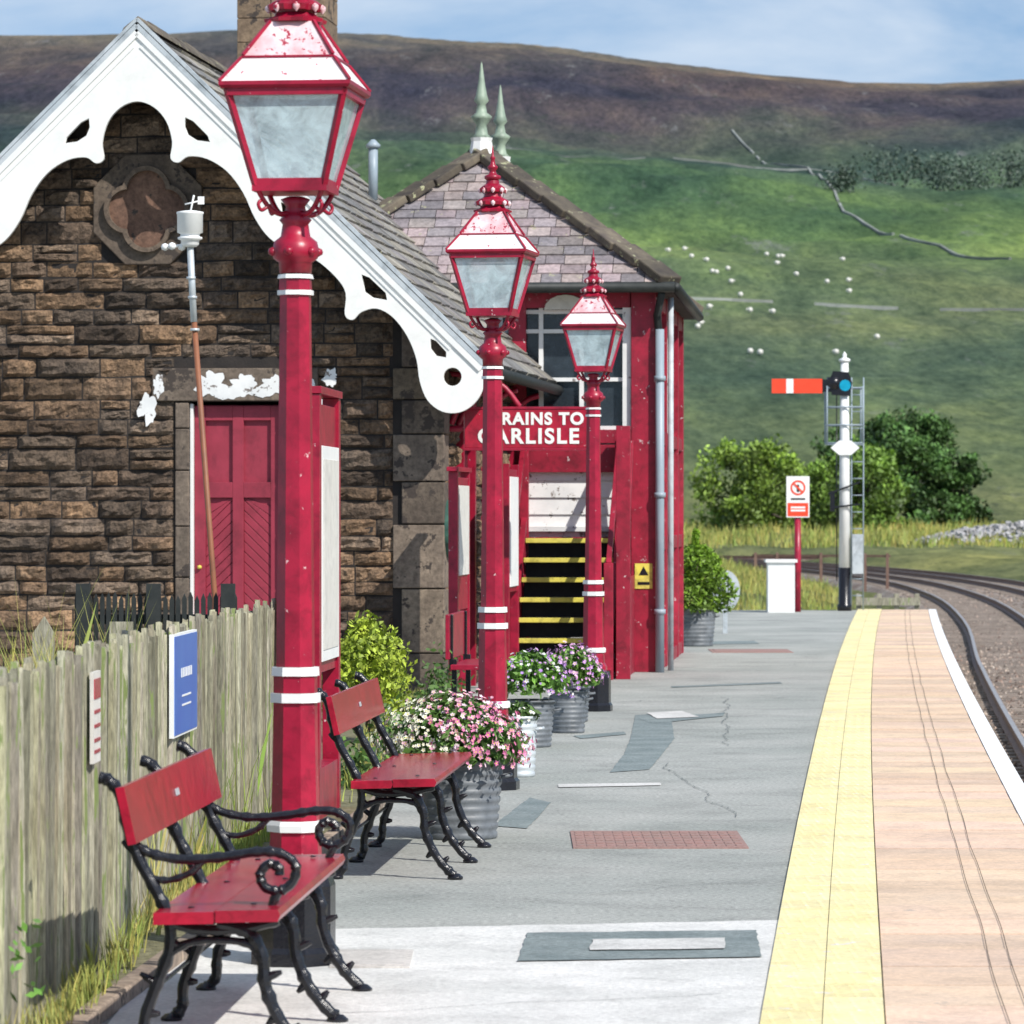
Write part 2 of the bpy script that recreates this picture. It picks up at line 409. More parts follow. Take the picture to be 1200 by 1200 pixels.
for i in range(Xg.shape[0]):
    if ys[i]<330: continue
    for j in range(Xg.shape[1]):
        x,y=Xg[i,j],ys[i]
        nz[i,j]=noise.noise(Vector((x/260,y/260,0)))*10+noise.noise(Vector((x/90,y/90,3)))*5+noise.noise(Vector((x/30,y/30,5)))*2.2+abs(noise.noise(Vector((x/14,y/20,9))))*1.6
H+=nz*sst(400,1000,Yg)*(1-.75*sst(1350,1600,Yg))
Z+=H
Z+= np.where((bank>.5)&(Yg>80),.12*np.sin(Xg*.9+Yg*.23)*np.sin(Yg*.35),0)*past
def hz(x,y):
    i=min(max(np.searchsorted(ys,y)-1,0),len(ys)-2); j=min(max(np.searchsorted(xs,x)-1,0),len(xs)-2)
    u=(x-xs[j])/(xs[j+1]-xs[j]); v=(y-ys[i])/(ys[i+1]-ys[i])
    return float((Z[i,j]*(1-u)+Z[i,j+1]*u)*(1-v)+(Z[i+1,j]*(1-u)+Z[i+1,j+1]*u)*v)
def ter_mat():
    m,nt,p=new_mat('hillside_grass')
    v=pos(nt); sep=N(nt,'ShaderNodeSeparateXYZ'); nt.links.new(v,sep.inputs[0])
    def mapped(s):
        mp=N(nt,'ShaderNodeMapping'); mp.inputs['Scale'].default_value=s; nt.links.new(v,mp.inputs[0]); return mp.outputs[0]
    mv=mapped((1,.45,1)); ms=mapped((1,.22,.6))
    n=noise_n(nt,mv,.006,8,.6,.6)
    n0=noise_n(nt,mv,.018,8,.65,.3)
    def math_(op,a,b):
        q=N(nt,'ShaderNodeMath'); q.operation=op
        for s,x in zip(q.inputs,(a,b)):
            if isinstance(x,(int,float)): s.default_value=x
            else: nt.links.new(x,s)
        return q.outputs[0]
    h=math_('DIVIDE',sep.outputs[2],180.)
    h=math_('ADD',h,math_('MULTIPLY',math_('SUBTRACT',n,.5),.28))
    h=math_('ADD',h,math_('MULTIPLY',math_('SUBTRACT',n0,.5),.22))
    c=ramp(nt,h,[(.0,(.33,.34,.15)),(.035,(.25,.29,.13)),(.09,(.17,.225,.12)),(.17,(.22,.255,.13)),(.28,(.19,.28,.10)),(.38,(.125,.20,.085)),(.48,(.09,.14,.095)),(.57,(.085,.105,.095)),(.66,(.080,.070,.092)),(.76,(.095,.075,.090)),(.86,(.15,.115,.105)),(1,(.23,.19,.15))])  # grass to heather by height, with bluish distance haze mixed into the colours
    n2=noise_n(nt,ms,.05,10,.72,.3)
    c=mix(nt,1.0,c,ramp(nt,n2,[(.32,(.42,.50,.56)),(.5,(.95,.95,.95)),(.66,(1.6,1.5,1.25))]),'MULTIPLY')  # vegetation variation that also paints in the patchy light and shade
    n3=noise_n(nt,ms,.6,8,.78)
    c=mix(nt,1.0,c,ramp(nt,n3,[(.34,(.5,.57,.57)),(.66,(1.45,1.40,1.35))]),'MULTIPLY')
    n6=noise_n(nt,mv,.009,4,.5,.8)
    c=mix(nt,1.0,c,ramp(nt,n6,[(.38,(.60,.72,.86)),(.6,(1.15,1.12,.98))]),'MULTIPLY')  # broad cool and warm patches, cloud shade painted into the grass colour
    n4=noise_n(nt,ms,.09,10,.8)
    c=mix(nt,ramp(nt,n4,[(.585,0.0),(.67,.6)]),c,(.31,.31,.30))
    # rush and bracken tussocks
    n7=noise_n(nt,ms,.16,9,.8)
    c=mix(nt,ramp(nt,n7,[(.58,0.0),(.64,.6)]),c,(.055,.075,.055))
    nt.links.new(c,p.inputs['Base Color']); p.inputs['Roughness'].default_value=.95
    p.inputs['Specular IOR Level'].default_value=.1
    bump(nt,noise_n(nt,v,.25,10,.75),1.0,2.0,p)
    return m
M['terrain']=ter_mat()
me=bpy.data.meshes.new('hillside_terrain'); nr,nc=Xg.shape
co=np.stack([Xg,Yg,Z],-1).reshape(-1,3)
fcs=[(i*nc+j,i*nc+j+1,(i+1)*nc+j+1,(i+1)*nc+j) for i in range(nr-1) for j in range(nc-1)]
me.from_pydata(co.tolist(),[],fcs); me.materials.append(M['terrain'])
me.polygons.foreach_set('use_smooth',[True]*len(fcs)); me.update()
ob=bpy.data.objects.new('hillside_terrain',me); COL.objects.link(ob)

# ------------------------------------------------------------------ vegetation
def leafquad(mb,p,s,nrm=None):
    a=Vector((U(-1,1),U(-1,1),U(-1,1))).normalized() if nrm is None else (nrm+Vector((U(-.6,.6),U(-.6,.6),U(-.6,.6)))).normalized()
    u=a.orthogonal().normalized(); w=a.cross(u); t=U(0,6.28); u,w=u*math.cos(t)+w*math.sin(t),w*math.cos(t)-u*math.sin(t)
    p=Vector(p); mb.raw([p-u*s,p-w*s*.5,p+u*s,p+w*s*.5],[(0,1,2,3)])
def tree(name,x,y,w,h,base,n=5200,col=(1,1,1),ls=.22,low=.04):
    mb=MB('bark','leaf'); z0=base-.4
    mb.tube([(x,y,z0),(x+.1,y,z0+h*.2),(x+.05,y,z0+h*.45)],[w*.035,w*.028,w*.015],8)
    cl=[]
    for i in range(60):
        a=U(0,6.28); rr=math.sqrt(R())*w*.43; q=R(); zz=z0+h*(low+.86*q); k=math.sqrt(max(.06,1-((zz-z0-h*.30)/(h*.68))**2))
        c=Vector((x+rr*k*math.cos(a),y+rr*k*math.sin(a),zz)); cl.append((c,U(.07,.14)*w,U(.45,1.45)))
        if i%5==0: mb.use('bark'); mb.tube([(x,y,z0+h*U(.1,.3)),(c+Vector((x,y,z0+h*.3)))/2,c],[w*.018,w*.011,w*.004],5)
    mb.use('leaf')
    for i in range(n):
        c,r,k=random.choice(cl); d=Vector((random.gauss(0,1),random.gauss(0,1),random.gauss(0,.8)))
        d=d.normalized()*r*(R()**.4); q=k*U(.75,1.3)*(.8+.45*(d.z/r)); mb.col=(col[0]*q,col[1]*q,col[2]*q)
        leafquad(mb,c+d,ls*U(.6,1.3))
    return mb.build(name)
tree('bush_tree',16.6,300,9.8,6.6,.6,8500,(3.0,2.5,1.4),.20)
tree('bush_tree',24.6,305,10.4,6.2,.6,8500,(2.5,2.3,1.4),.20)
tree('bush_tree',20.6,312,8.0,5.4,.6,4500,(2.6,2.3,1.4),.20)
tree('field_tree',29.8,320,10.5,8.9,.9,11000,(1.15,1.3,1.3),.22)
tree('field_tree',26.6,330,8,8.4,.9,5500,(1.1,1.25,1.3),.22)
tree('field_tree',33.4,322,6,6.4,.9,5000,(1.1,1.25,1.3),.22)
def grove(name,pts,hh):
    mb=MB('leaf')
    for (x,y) in pts:
        z=hz(x,y); cc=[(x+U(-1.8,1.8),y+U(-2,2),z+hh*U(.15,.85)) for _ in range(7)]; k=U(.7,1.2)
        for i in range(110):
            c=Vector(random.choice(cc)); q=k*U(.7,1.3); mb.col=(q*1.0,q*.80,q*2.6)  # blue raised to put distance haze into the leaf colour
            leafquad(mb,c+Vector((random.gauss(0,1.2),random.gauss(0,1.5),random.gauss(0,1.1))),.5)
    mb.build(name)
grove('distant_grove',[(U(.087,.103)*1000,U(975,1040)) for _ in range(16)],9)
grove('distant_grove',[(U(.072,.082)*960,U(945,975)) for _ in range(7)],6)
grove('distant_grove',[(U(.105,.128)*1000,U(970,1040)) for _ in range(20)],8)
def hwall(path,t_=1.0):
    mb=MB('hillwall')
    for a,b in zip(path[:-1],path[1:]):
        a=Vector(a+(0,));b=Vector(b+(0,)); m=int((b-a).length/7)+1
        for k in range(m):
            p=a.lerp(b,k/m);q=a.lerp(b,(k+1)/m); kk=U(.75,1.35); mb.col=(kk,kk,kk)
            if R()<.08: continue
            p=Vector((p.x,p.y,hz(p.x,p.y)+.0));q=Vector((q.x,q.y,hz(q.x,q.y)+.0)); mb.beam(p,q,.5,.9*t_)
    mb.build('dry_stone_wall')
hwall([(64,1240),(69,1150),(75,1080),(73,990),(70,900),(84,790),(112,700)])
hwall([(-30,640),(40,655),(110,648)],.9)
hwall([(95,1060),(82,1075),(20,1080),(-60,1100)],.8)
sp=MB('cream')
for i in range(46):
    x=U(-5,60);y=U(560,760);z=hz(x,y); a=U(0,3)
    sp.lathe([(0,-.0),(.35,.15),(.42,.45),(.3,.7),(0,.78)],6,(x,y,z+.1)); sp.lathe([(0,0),(.14,.1),(.12,.3),(0,.36)],5,(x+.5*math.cos(a),y+.5*math.sin(a),z+.4))
sp.build('grazing_sheep_flock')
def blades(mb,x,y,z,h,n,spread,w=.008):
    for i in range(n):
        a=U(0,6.28);r=spread*math.sqrt(R());bx=x+r*math.cos(a);by=y+r*math.sin(a);hh=h*U(.5,1.1)
        lx,ly=U(-.35,.35)*hh,U(-.35,.35)*hh; t=U(0,3.14);dx,dy=w*math.cos(t),w*math.sin(t);k=U(.7,1.3);g=U(.85,1.25)
        mb.col=(k*g,k,k*.9)
        mb.raw([(bx-dx,by-dy,z),(bx+dx,by+dy,z),(bx+lx*.4+dx*.6,by+ly*.4+dy*.6,z+hh*.6),(bx+lx,by+ly,z+hh),(bx+lx*.4-dx*.6,by+ly*.4-dy*.6,z+hh*.6)],[(0,1,2,3,4)])
def fx(d): return float(np.interp(d,[9,11,17.8,22.9,24],[-1.53,-1.53,-1.49,-1.27,-1.2]))
g=MB('grass')
for i in range(200):
    d=U(11.5,24); blades(g,fx(d)+U(.02,.13),d,.03,U(.04,.16),14,.06,.003)
for i in range(12):
    d=U(15,22.8); blades(g,fx(d)+.05,d,.03,U(.35,.75),9,.06,.003)
for i in range(90): blades(g,U(-1.0,-.6)+.0,U(23.5,37),.03,U(.08,.2),14,.1,.006)
g.build('verge_grass')
g=MB('grass')
for i in range(3400):
    d=U(73,150); tx=np.interp(d,[p.y for p in PAc],[p.x for p in PAc]); x=tx-U(3.5,13)
    blades(g,x,d,hz(x,d)-.02,U(.15,.5),7,.4,.014)
for i in range(2400):
    d=U(262,312); x=U(8,60); blades(g,x,d,hz(x,d)-.05,U(.3,1.0),5,1.2,.05)
g.build('tall_grass')

rb=MB('rock')
for i in range(2200):
    a=U(0,6.28);r=math.sqrt(R()); x=39+r*13*math.cos(a); y=276+r*6*math.sin(a); top=2.3*(1-r)**.8
    s=U(.08,.34);k=U(.6,1.0);rb.col=(k,k,k*1.03); q=Matrix.Rotation(U(0,3),3,'Z')@Matrix.Rotation(U(-.6,.6),3,'X')
    rb.box((x,y,hz(x,y)+top*U(.8,1)),(s,s*U(.6,1.2),s*U(.5,.9)),q)
rb.build('rubble_heap')

# ------------------------------------------------------------------ lamps
def lamp(x,y,rot):
    mb=MB('red','black','white','fade','fadew','lglass')
    p8=math.pi/8
    mb.use('black'); mb.lathe([(.165,0),(.165,.05),(.150,.07),(.150,.29),(.135,.33)],8,smooth=False,ph=p8)
    mb.use('red'); mb.lathe([(.118,.331),(.118,.37),(.098,.40),(.094,.485)],8,smooth=False,ph=p8)
    mb.use('white'); mb.lathe([(.106,.486),(.108,.51),(.102,.525)],8,smooth=False,ph=p8)
    mb.use('red'); mb.lathe([(.090,.526),(.082,.955)],8,smooth=False,ph=p8)
    mb.use('white'); mb.lathe([(.094,.956),(.094,.99)],8,smooth=False,ph=p8)
    mb.use('red'); mb.lathe([(.082,.991),(.082,1.052)],8,smooth=False,ph=p8)
    mb.use('white'); mb.lathe([(.090,1.053),(.088,1.085)],8,smooth=False,ph=p8)
    mb.use('red'); mb.lathe([(.072,1.086),(.066,1.7),(.058,2.44)],8,smooth=False,ph=p8)
    mb.use('white'); mb.lathe([(.068,2.441),(.068,2.458)],8,smooth=False,ph=p8)
    mb.use('red'); mb.lathe([(.062,2.459),(.060,2.50)],8,smooth=False,ph=p8)
    mb.use('white'); mb.lathe([(.068,2.501),(.064,2.516)],8,smooth=False,ph=p8)
    mb.use('red'); mb.lathe([(.060,2.521),(.062,2.56),(.082,2.575),(.088,2.60),(.080,2.635),(.055,2.655),(.048,2.70),(.06,2.715),(.04,2.735),(.036,2.765),(.055,2.79),(.03,2.80)],16)
    for k in range(6):
        a=k*math.pi/3+.4; mb.lathe([(.0,-.018),(.016,-.01),(.018,0),(.014,.01),(0,.016)],8,(.085*math.cos(a),.085*math.sin(a),2.6))
    for k in range(4):
        a=math.pi/4+k*math.pi/2; ca,sa=math.cos(a),math.sin(a)
        P=[(.03,2.74),(.07,2.735),(.115,2.755),(.155,2.80),(.172,2.835)]
        mb.tube(catmull([(r*ca,r*sa,z) for r,z in P],4),.010,6)
        mb.tube(catmull([(.12*ca,.12*sa,2.762),(.15*ca,.15*sa,2.745),(.165*ca,.165*sa,2.765),(.155*ca,.155*sa,2.78)],4),.007,6)
    b,t=.125,.213; z0,z1=2.835,3.175
    mb.b2((-b-.012,-b-.012,z0-.022),(b+.012,b+.012,z0))
    cor=[(-1,-1),(1,-1),(1,1),(-1,1)]
    for i,(sx,sy) in enumerate(cor):
        mb.beam((sx*b,sy*b,z0),(sx*t,sy*t,z1),.020,.020,(sx,-sy,0))
        nx,ny=cor[(i+1)%4]
        mb.beam((sx*b,sy*b,z0+.012),(nx*b,ny*b,z0+.012),.018,.024)
        mb.beam((sx*t,sy*t,z1-.008),(nx*t,ny*t,z1-.008),.02,.03)
    mb.use('lglass')
    for i,(sx,sy) in enumerate(cor):
        nx,ny=cor[(i+1)%4]; k=.985
        mb.raw([(sx*b*k,sy*b*k,z0),(nx*b*k,ny*b*k,z0),(nx*t*k,ny*t*k,z1),(sx*t*k,sy*t*k,z1)],[(0,1,2,3)])
    mb.use('white'); mb.lathe([(.05,z0),(.03,z0+.03),(.015,z0+.05),(.015,z0+.12),(.03,z0+.14),(.032,z0+.22),(.012,z0+.26)],10)
    mb.lathe([(.17,3.17),(.12,3.185)],8,smooth=False)
    r2=math.sqrt(2)
    mb.use('red'); mb.lathe([(.232*r2,3.178),(.240*r2,3.188),(.240*r2,3.202)],4,smooth=False,ph=math.pi/4)
    mb.use('fadew'); mb.lathe([(.234*r2,3.2025),(.165*r2,3.292)],4,smooth=False,ph=math.pi/4)
    mb.use('red'); mb.lathe([(.170*r2,3.2922),(.170*r2,3.300)],4,smooth=False,ph=math.pi/4)
    mb.use('fade'); mb.lathe([(.160*r2,3.3002),(.078*r2,3.432)],4,smooth=False,ph=math.pi/4)
    mb.use('red')
    for sx,sy in cor:
        mb.beam((sx*.165,sy*.165,3.303),(sx*.080,sy*.080,3.434),.012,.010,(sx,sy,1))
        mb.beam((sx*.238,sy*.238,3.204),(sx*.170,sy*.170,3.294),.011,.008,(sx,sy,1))
    mb.lathe([(.115,3.433),(.118,3.445),(.082,3.455),(.070,3.468)],16,mod=lambda i,k:(1.0 if k%2 else .86) if i<2 else 1,smooth=False)
    for zz,r in((3.47,.098),(3.548,.075)):
        mb.use('red')
        mb.lathe([(r*.62,zz),(r*.66,zz+.02),(r*1.0,zz+.006),(r*1.06,zz+.026),(r*.85,zz+.04),(r*.55,zz+.055),(r*.5,zz+.075)],24,mod=lambda i,k:(1.0 if k%3 else .80) if i in(2,3) else 1,smooth=False)
        mb.use('fade')
        for k in range(8):
            a=k*math.pi/4+.2; mb.lathe([(0,-.022),(.013,-.008),(.013,.004),(0,.014)],6,(r*1.0*math.cos(a),r*1.0*math.sin(a),zz+.018))
    mb.use('red')
    mb.lathe([(.035,3.622),(.05,3.635),(.05,3.65),(.026,3.66),(.018,3.68),(.03,3.695),(.032,3.705),(.016,3.72),(.012,3.75),(.018,3.757),(.008,3.77),(.002,3.83)],12)
    return mb.build('street_lamp',loc=(x,y,0),rotz=rot)
lamp(-.79,15.57,math.radians(-7))
lamp(-.115,25.4,math.radians(-10))
lamp(.675,35.4,math.radians(-10))

# ------------------------------------------------------------------ benches
def bench(x,y,rot,L,arms):
    mb=MB('redclean','black')
    mb.use('black')
    fr=[.16,L*.5,L-.16] 
    def C(pts,s,r,n=5,knob=True):
        P=catmull([(u,s,z) for u,z in pts],n)
        rr=[r*(1+(.30*max(0,math.sin(i*1.9+s*3))**3 if knob else 0)) for i in range(len(P))]
        mb.tube(P,rr,8)
    for s in fr:
        C([(-.56,.845),(-.53,.835),(-.495,.79),(-.475,.70),(-.44,.60),(-.385,.50),(-.35,.42),(-.345,.33),(-.385,.22),(-.42,.12),(-.425,.05),(-.455,.012)],s,.018)
        C([(-.20,.405),(-.11,.38),(-.065,.31),(-.055,.22),(-.02,.13),(.03,.06),(.075,.018)],s,.019)
        C([(-.36,.41),(-.25,.385),(-.12,.39),(-.015,.415)],s,.015)
        C([(-.36,.30),(-.29,.345),(-.20,.355),(-.10,.34),(-.06,.27)],s,.012)
        for u,z in((.08,.016),(-.46,.012)): mb.lathe([(0,0),(.034,.0),(.036,.012),(.02,.026),(0,.03)],10,(u,s,0))
        for u,z,du,dz in((-.055,.24,.05,.012),(-.385,.22,-.05,.02),(-.02,.13,-.03,-.02),(-.45,.62,-.04,.02),(-.35,.36,.045,-.02),(-.41,.13,.035,0),(.02,.07,.03,.02)):
            mb.tube([(u,s,z),(u+du*.6,s,z+dz),(u+du,s+.004,z+dz*1.6)],[.016,.013,.007],6)
    if arms:
        for s in (fr[0],fr[-1]):
            C([(-.455,.645),(-.40,.615),(-.30,.598),(-.18,.607),(-.08,.622),(-.01,.618),(.035,.585),(.03,.535),(-.01,.505),(-.055,.515),(-.07,.555),(-.045,.585),(-.015,.575),(-.012,.552)],s,.0145,6)
            C([(-.02,.42),(-.035,.46),(-.01,.505)],s,.013)
            C([(-.41,.545),(-.35,.535),(-.28,.56),(-.24,.60)],s,.010)
    for a in((-.34,.40),(-.40,.20)):
        mb.tube([(a[0],fr[0],a[1]),(a[0],fr[-1],a[1])],.008,6)
    mb.use('redclean')
    for i,(a,b,z) in enumerate(((-.375,-.195,.432),(-.187,-.0,.440))):
        k=U(.9,1.05); mb.col=(k,k,k)
        mb.prism([(a,z-.018),(b,z-.018+.004),(b+.008,z+.004),(b,z+.022),(a,z+.018)],'y',U(0,.01),L-U(0,.01))
    mb.col=(1,1,1)
    mb.beam((-.456,0,.655+.085),(-.456,L,.655+.085),.026,.175,(-.22,0,1))
    for s in fr: 
        mb.use('black'); mb.lathe([(.010,0),(.010,.004),(0,.006)],8,(-.28,s,.452)); mb.lathe([(.010,0),(.010,.004),(0,.006)],8,(-.09,s,.463))
    mb.use('bin'); mb.box((-.4405,L*.5,.745),(.003,.08,.022),Matrix.Rotation(.22,3,'Y').inverted())
    return mb.build('park_bench',loc=(x,y,0),rotz=rot,bevel=.003)
bench(-.70,12.74,-math.atan(.054),2.1,True)
bench(-.345,19.0,-math.atan(.065),2.15,False)

# ------------------------------------------------------------------ paling fence
fe=MB('fence'); d=9.0
while d<22.85:
    w=U(.036,.052); h=1.165+U(-.035,.03); k=U(.55,1.25); fe.col=(k,k*U(.96,1.05),k*U(.86,1.04))
    lean=U(-.022,.022); x=fx(d)+U(-.008,.008); lx=U(-.012,.012)
    vs=[]
    for z,ww in((.02,1),(h*.5,1),(h-.03,1),(h,.55)):
        o=lean*z*1.5
        for a,b in((.0,-.5),(.018,-.30),(.024,.05),(.016,.34),(0,.5)): vs.append((x+a+lx*z+U(-.0015,.0015),d+b*w*ww+o,z+U(-.004,.004)))
    fs=[]
    for r in range(3):
        for q in range(4): a=r*5+q; fs.append((a,a+1,a+6,a+5))
        fs.append((r*5+4,r*5,r*5+5,r*5+9))
    fs.append((15,16,17,18,19))
    fe.raw(vs,fs); d+=w+U(.014,.036)
for z in(.3,.92):
    for a,b in((9,13),(13.05,17.8),(17.85,22.9)):
        fe.col=(.7,.7,.7); fe.beam((fx(a)-.05,a,z),(fx(b)-.05,b,z),.05,.09)
for q in(9.2,11.6,14,16.4,18.8,21,22.85): fe.b2((fx(q)-.17,q-.05,0),(fx(q)-.07,q+.05,1.12))
fe.build('paling_fence')
sg=MB('blue','white'); th=math.atan(.04)
sg.use('white'); sg.box((0,0,0),(.02,.86,.44)); sg.use('blue'); sg.box((.0115,0,0),(.003,.83,.42)); 
sg.use('white')
for i in range(7): sg.box((.0145,-.18+i*.06,.05),(.002,.028,.04))
for z in(-.05,-.09): sg.box((.0145,0,z),(.002,.32,.008))
sg.build('blue_notice_sign',loc=(-1.425,18.5,.91),rotz=-th)
sg=MB('white','red'); sg.use('cream'); sg.box((0,0,0),(.012,.22,.32)); sg.use('redclean'); sg.box((.0075,0,.10),(.003,.18,.07)); 
for z in(.02,-.03,-.08,-.12): sg.box((.0075,0,z),(.003,.16,.012))
sg.build('red_warning_sign',loc=(-1.465,15.0,.93),rotz=-.02)

nb=MB('red','white'); th=math.atan(.06)
for s in(-.5,.5): nb.b2((-.045,s-.05,0),(.045,s+.05,2.27))
nb.b2((-.03,-.449,.8),(.03,.449,2.22)); nb.b2((-.055,-.56,2.272),(.055,.56,2.31))
nb.use('white'); nb.b2((.031,-.44,.86),(.048,.44,2.0)); nb.use('cream'); nb.b2((.0485,-.38,.92),(.052,.38,1.93))
nb.use('red'); nb.b2((-.04,-.45,.0),(.04,.45,.3))
nb.build('notice_board',loc=(-1.02,22.9,0),rotz=-th,bevel=.004)

df=MB('darkpaint')
for i in range(26):
    x=-3.1+i*.045; y=30.4; hh=U(-.015,.015)
    df.prism([(x-.016,.0),(x+.016,.0),(x+.016,1.03+hh),(x,1.07+hh),(x-.016,1.03+hh)],'y',y,y+.02)
for x in(-3.05,-2.55,-2.02): df.b2((x-.05,30.32,0),(x+.05,30.39,1.14))
df.b2((-3.1,30.43,.85),(-1.98,30.47,.92)); df.b2((-3.1,30.43,.25),(-1.98,30.47,.32))
df.build('dark_picket_fence')
gt=MB('fence')
gt.prism([(-3.35,.0),(-3.2,.0),(-3.2,.80),(-3.27,.92),(-3.35,.80)],'y',29.8,29.86); gt.prism([(-2.82,.0),(-2.66,.0),(-2.66,.88),(-2.82,.88)],'y',29.9,29.96)
gt.build('timber_gate_post')
g=MB('grass')
for i in range(26): blades(g,U(-3.6,-2.7),U(28,30),.0,U(.8,1.25),9,.12,.005)
g.build('tall_weeds')

wp=MB('brown','white','bin')
wp.use('brown'); wp.tube([(-2.27,33,0),(-2.30,33,1.0),(-2.46,33,3.15)],.022,10)
wp.use('bin'); wp.tube([(-2.46,33,3.12),(-2.49,33,3.72)],.026,10)
for z in(3.05,3.3,3.45): wp.lathe([(.036,0),(.036,.02)],10,(-2.30-.16*(z-1)/2.15,33,z))
wp.use('white'); wp.lathe([(.05,0),(.07,.02),(.07,.05),(.095,.06),(.095,.075),(.075,.08),(.075,.10),(.10,.11),(.10,.25),(.105,.255),(.105,.27),(.05,.28)],16,(-2.49,33,3.70))
wp.tube([(-2.49,33,3.72),(-2.66,32.98,3.70)],.010,6)
for a in range(3):
    t=a*2.1+.5; c=(-2.62+.075*math.cos(t),32.97+.075*math.sin(t),3.70); wp.lathe([(0,-.03),(.024,-.02),(.032,0),(.024,.02),(0,.03)],8,c); wp.tube([(-2.62,32.97,3.70),c],.005,5)
wp.tube([(-2.49,33,3.96),(-2.46,33,4.10)],.008,6); wp.tube([(-2.53,33,4.03),(-2.40,33,4.06)],.006,6); wp.b2((-2.43,32.997,4.03),(-2.38,33.003,4.09))
wp.build('weather_station_mast')

# ------------------------------------------------------------------ stonework
def stonewall(mb, W, zmax, skip, clip, frame, hmin=.12,hmax=.21, wmin=.22,wmax=.66, x0=0.0):
    z=0.0
    tones=[(1,1,1),(1.1,1.0,.88),(.8,.82,.86),(1.25,1.1,.92),(.6,.58,.58),(.95,.85,.75)]
    while z<zmax:
        h=U(hmin,hmax); a=x0-U(0,.3)
        while a<W:
            w=U(wmin,wmax); a0=max(a,x0); a1=min(a+w,W); a+=w
            lo,hi=clip(z+h)
            a0=max(a0,lo);a1=min(a1,hi)
            if a1-a0<.06: continue
            segs=[(a0,a1)]
            for (s0,s1,q0,q1) in skip:
                if z+h>q0+.02 and z<q1-.02:
                    ns=[]
                    for (u0,u1) in segs:
                        if u1<=s0 or u0>=s1: ns.append((u0,u1)); continue
                        if u0<s0: ns.append((u0,s0))
                        if u1>s1: ns.append((s1,u1))
                    segs=ns
            for u0,u1 in segs:
                if u1-u0<.05: continue
                parts=[(z,h)] if R()>.16 or h<.16 else [(z,h*.5),(z+h*.5,h*.5)]
                for pz,ph in parts:
                    g=.007; nx=max(3,int((u1-u0)/.055)+1); nzv=5; base=U(.012,.060); sd=Vector((U(0,50),U(0,50),U(0,50)))
                    k=U(.5,1.3); tn=random.choice(tones); mb.col=(k*tn[0],k*tn[1],k*tn[2]); vs=[];fs=[]; skew=U(-.012,.012)
                    for j in range(nzv+1):
                        for i in range(nx+1):
                            fu=i/nx;fv=j/nzv; edge=(i in(0,nx)) or (j in(0,nzv))
                            aa=u0+g+(u1-u0-2*g)*fu; zz=pz+g+(ph-2*g)*fv
                            o=.0 if edge else base+.048*noise.noise(sd+Vector((aa*8,zz*14,0)))+.022*noise.noise(sd+Vector((aa*28,zz*34,4)))
                            zz+=.010*noise.noise(Vector((aa*4,pz*20,2)))+skew*(fu-.5)*.6
                            if not edge: zz+=U(-.008,.008); aa+=U(-.012,.012)
                            vs.append(frame(aa,max(o,-.004),zz))
                    for j in range(nzv):
                        for i in range(nx): q=j*(nx+1)+i; fs.append((q,q+1,q+nx+2,q+nx+1))
                    mb.raw(vs,fs,False)
        z+=h

def slates(mb,frame,vlen,bounds,tw,th,cols,lift=.02):
    v=0.0;row=0
    while v<vlen:
        u0,u1=bounds(v+th*.5); u=u0-(tw*.5 if row%2 else 0)
        while u<u1:
            w=tw*U(.8,1.2); a=max(u+.004,u0);b=min(u+w-.004,u1);u+=w
            if b-a<.04: continue
            c=random.choice(cols);k=U(.7,1.25);mb.col=(c[0]*k,c[1]*k,c[2]*k)
            l=lift+U(0,.010);j=U(-.010,.010);top=min(v+th*1.25,vlen)
            mb.raw([frame(a,v+j,l),frame(b,v+j+U(-.005,.005),l+U(-.004,.004)),frame(b,top,.006),frame(a,top,.006),frame(a,v+j,0.0),frame(b,v+j,0.0)],[(0,1,2,3),(0,4,5,1),(0,3,4),(1,5,2)])
        v+=th; row+=1

# ------------------------------------------------------------------ station building
SB=empty('station_building',(-.65,38.4,0),-math.atan(.11))
XC=-2.66; ZR=6.05; SL=.974; LEN=7.9; XL=-5.32
wall=MB('mortar')
zt=ZR-SL*2.66-.12
wall.prism([(XL,0),(-2.28,0),(-2.28,2.65),(-1.42,2.65),(-1.42,0),(0,0),(0,zt),(XC,ZR-.15),(XL,zt)],'y',0.0,.35)
wall.b2((XL,.351,0),(XL+.35,LEN,zt)); wall.b2((-.35,.351,0),(0,LEN,zt))
wall.prism([(XL,0),(0,0),(0,zt),(XC,ZR-.15),(XL,zt)],'y',LEN+.001,LEN+.35)
wall.build('walls',SB)
st=MB('stone')
def clipg(z):
    w=max(0,(ZR-.22-z)/SL); return (XC-w,XC+w)
skip=[(-2.42,-1.28,0,2.95),(-3.09,-2.23,4.00,4.78),(-.42,.01,0,3.5)]
stonewall(st,0,5.7,skip,clipg,lambda a,o,z:(a,-o-.002,z),x0=XL)
stonewall(st,LEN,3.3,[(1.2,2.2,0,2.7),(3.2,4.3,.9,2.6),(5.4,6.4,0,2.7),(-.1,.38,0,3.4)],lambda z:(-1,99),lambda a,o,z:(o+.002,a,z),x0=0)
st.build('rockfaced_stonework',SB)
dr=MB('dress')
z=0;i=0
while z<3.35:
    h=U(.26,.62); w=.34 if i%2 else .42; k=U(.6,1.3);dr.col=(k,k,k*U(.9,1.05)); h2=min(h,3.4-z)
    dr.b2((-w,-.045,z+.006),(.045,.36 if i%2 else .30,z+h2-.006)); z+=h;i+=1
for s0,s1 in((-2.41,-2.285),(-1.415,-1.29)):
    z=0
    while z<2.64:
        h=min(U(.35,.6),2.645-z);k=U(.8,1.25);dr.col=(k,k,k);dr.b2((s0,-.04,z+.005),(s1,.02,z+h-.005));z+=h
dr.col=(1,1,1)
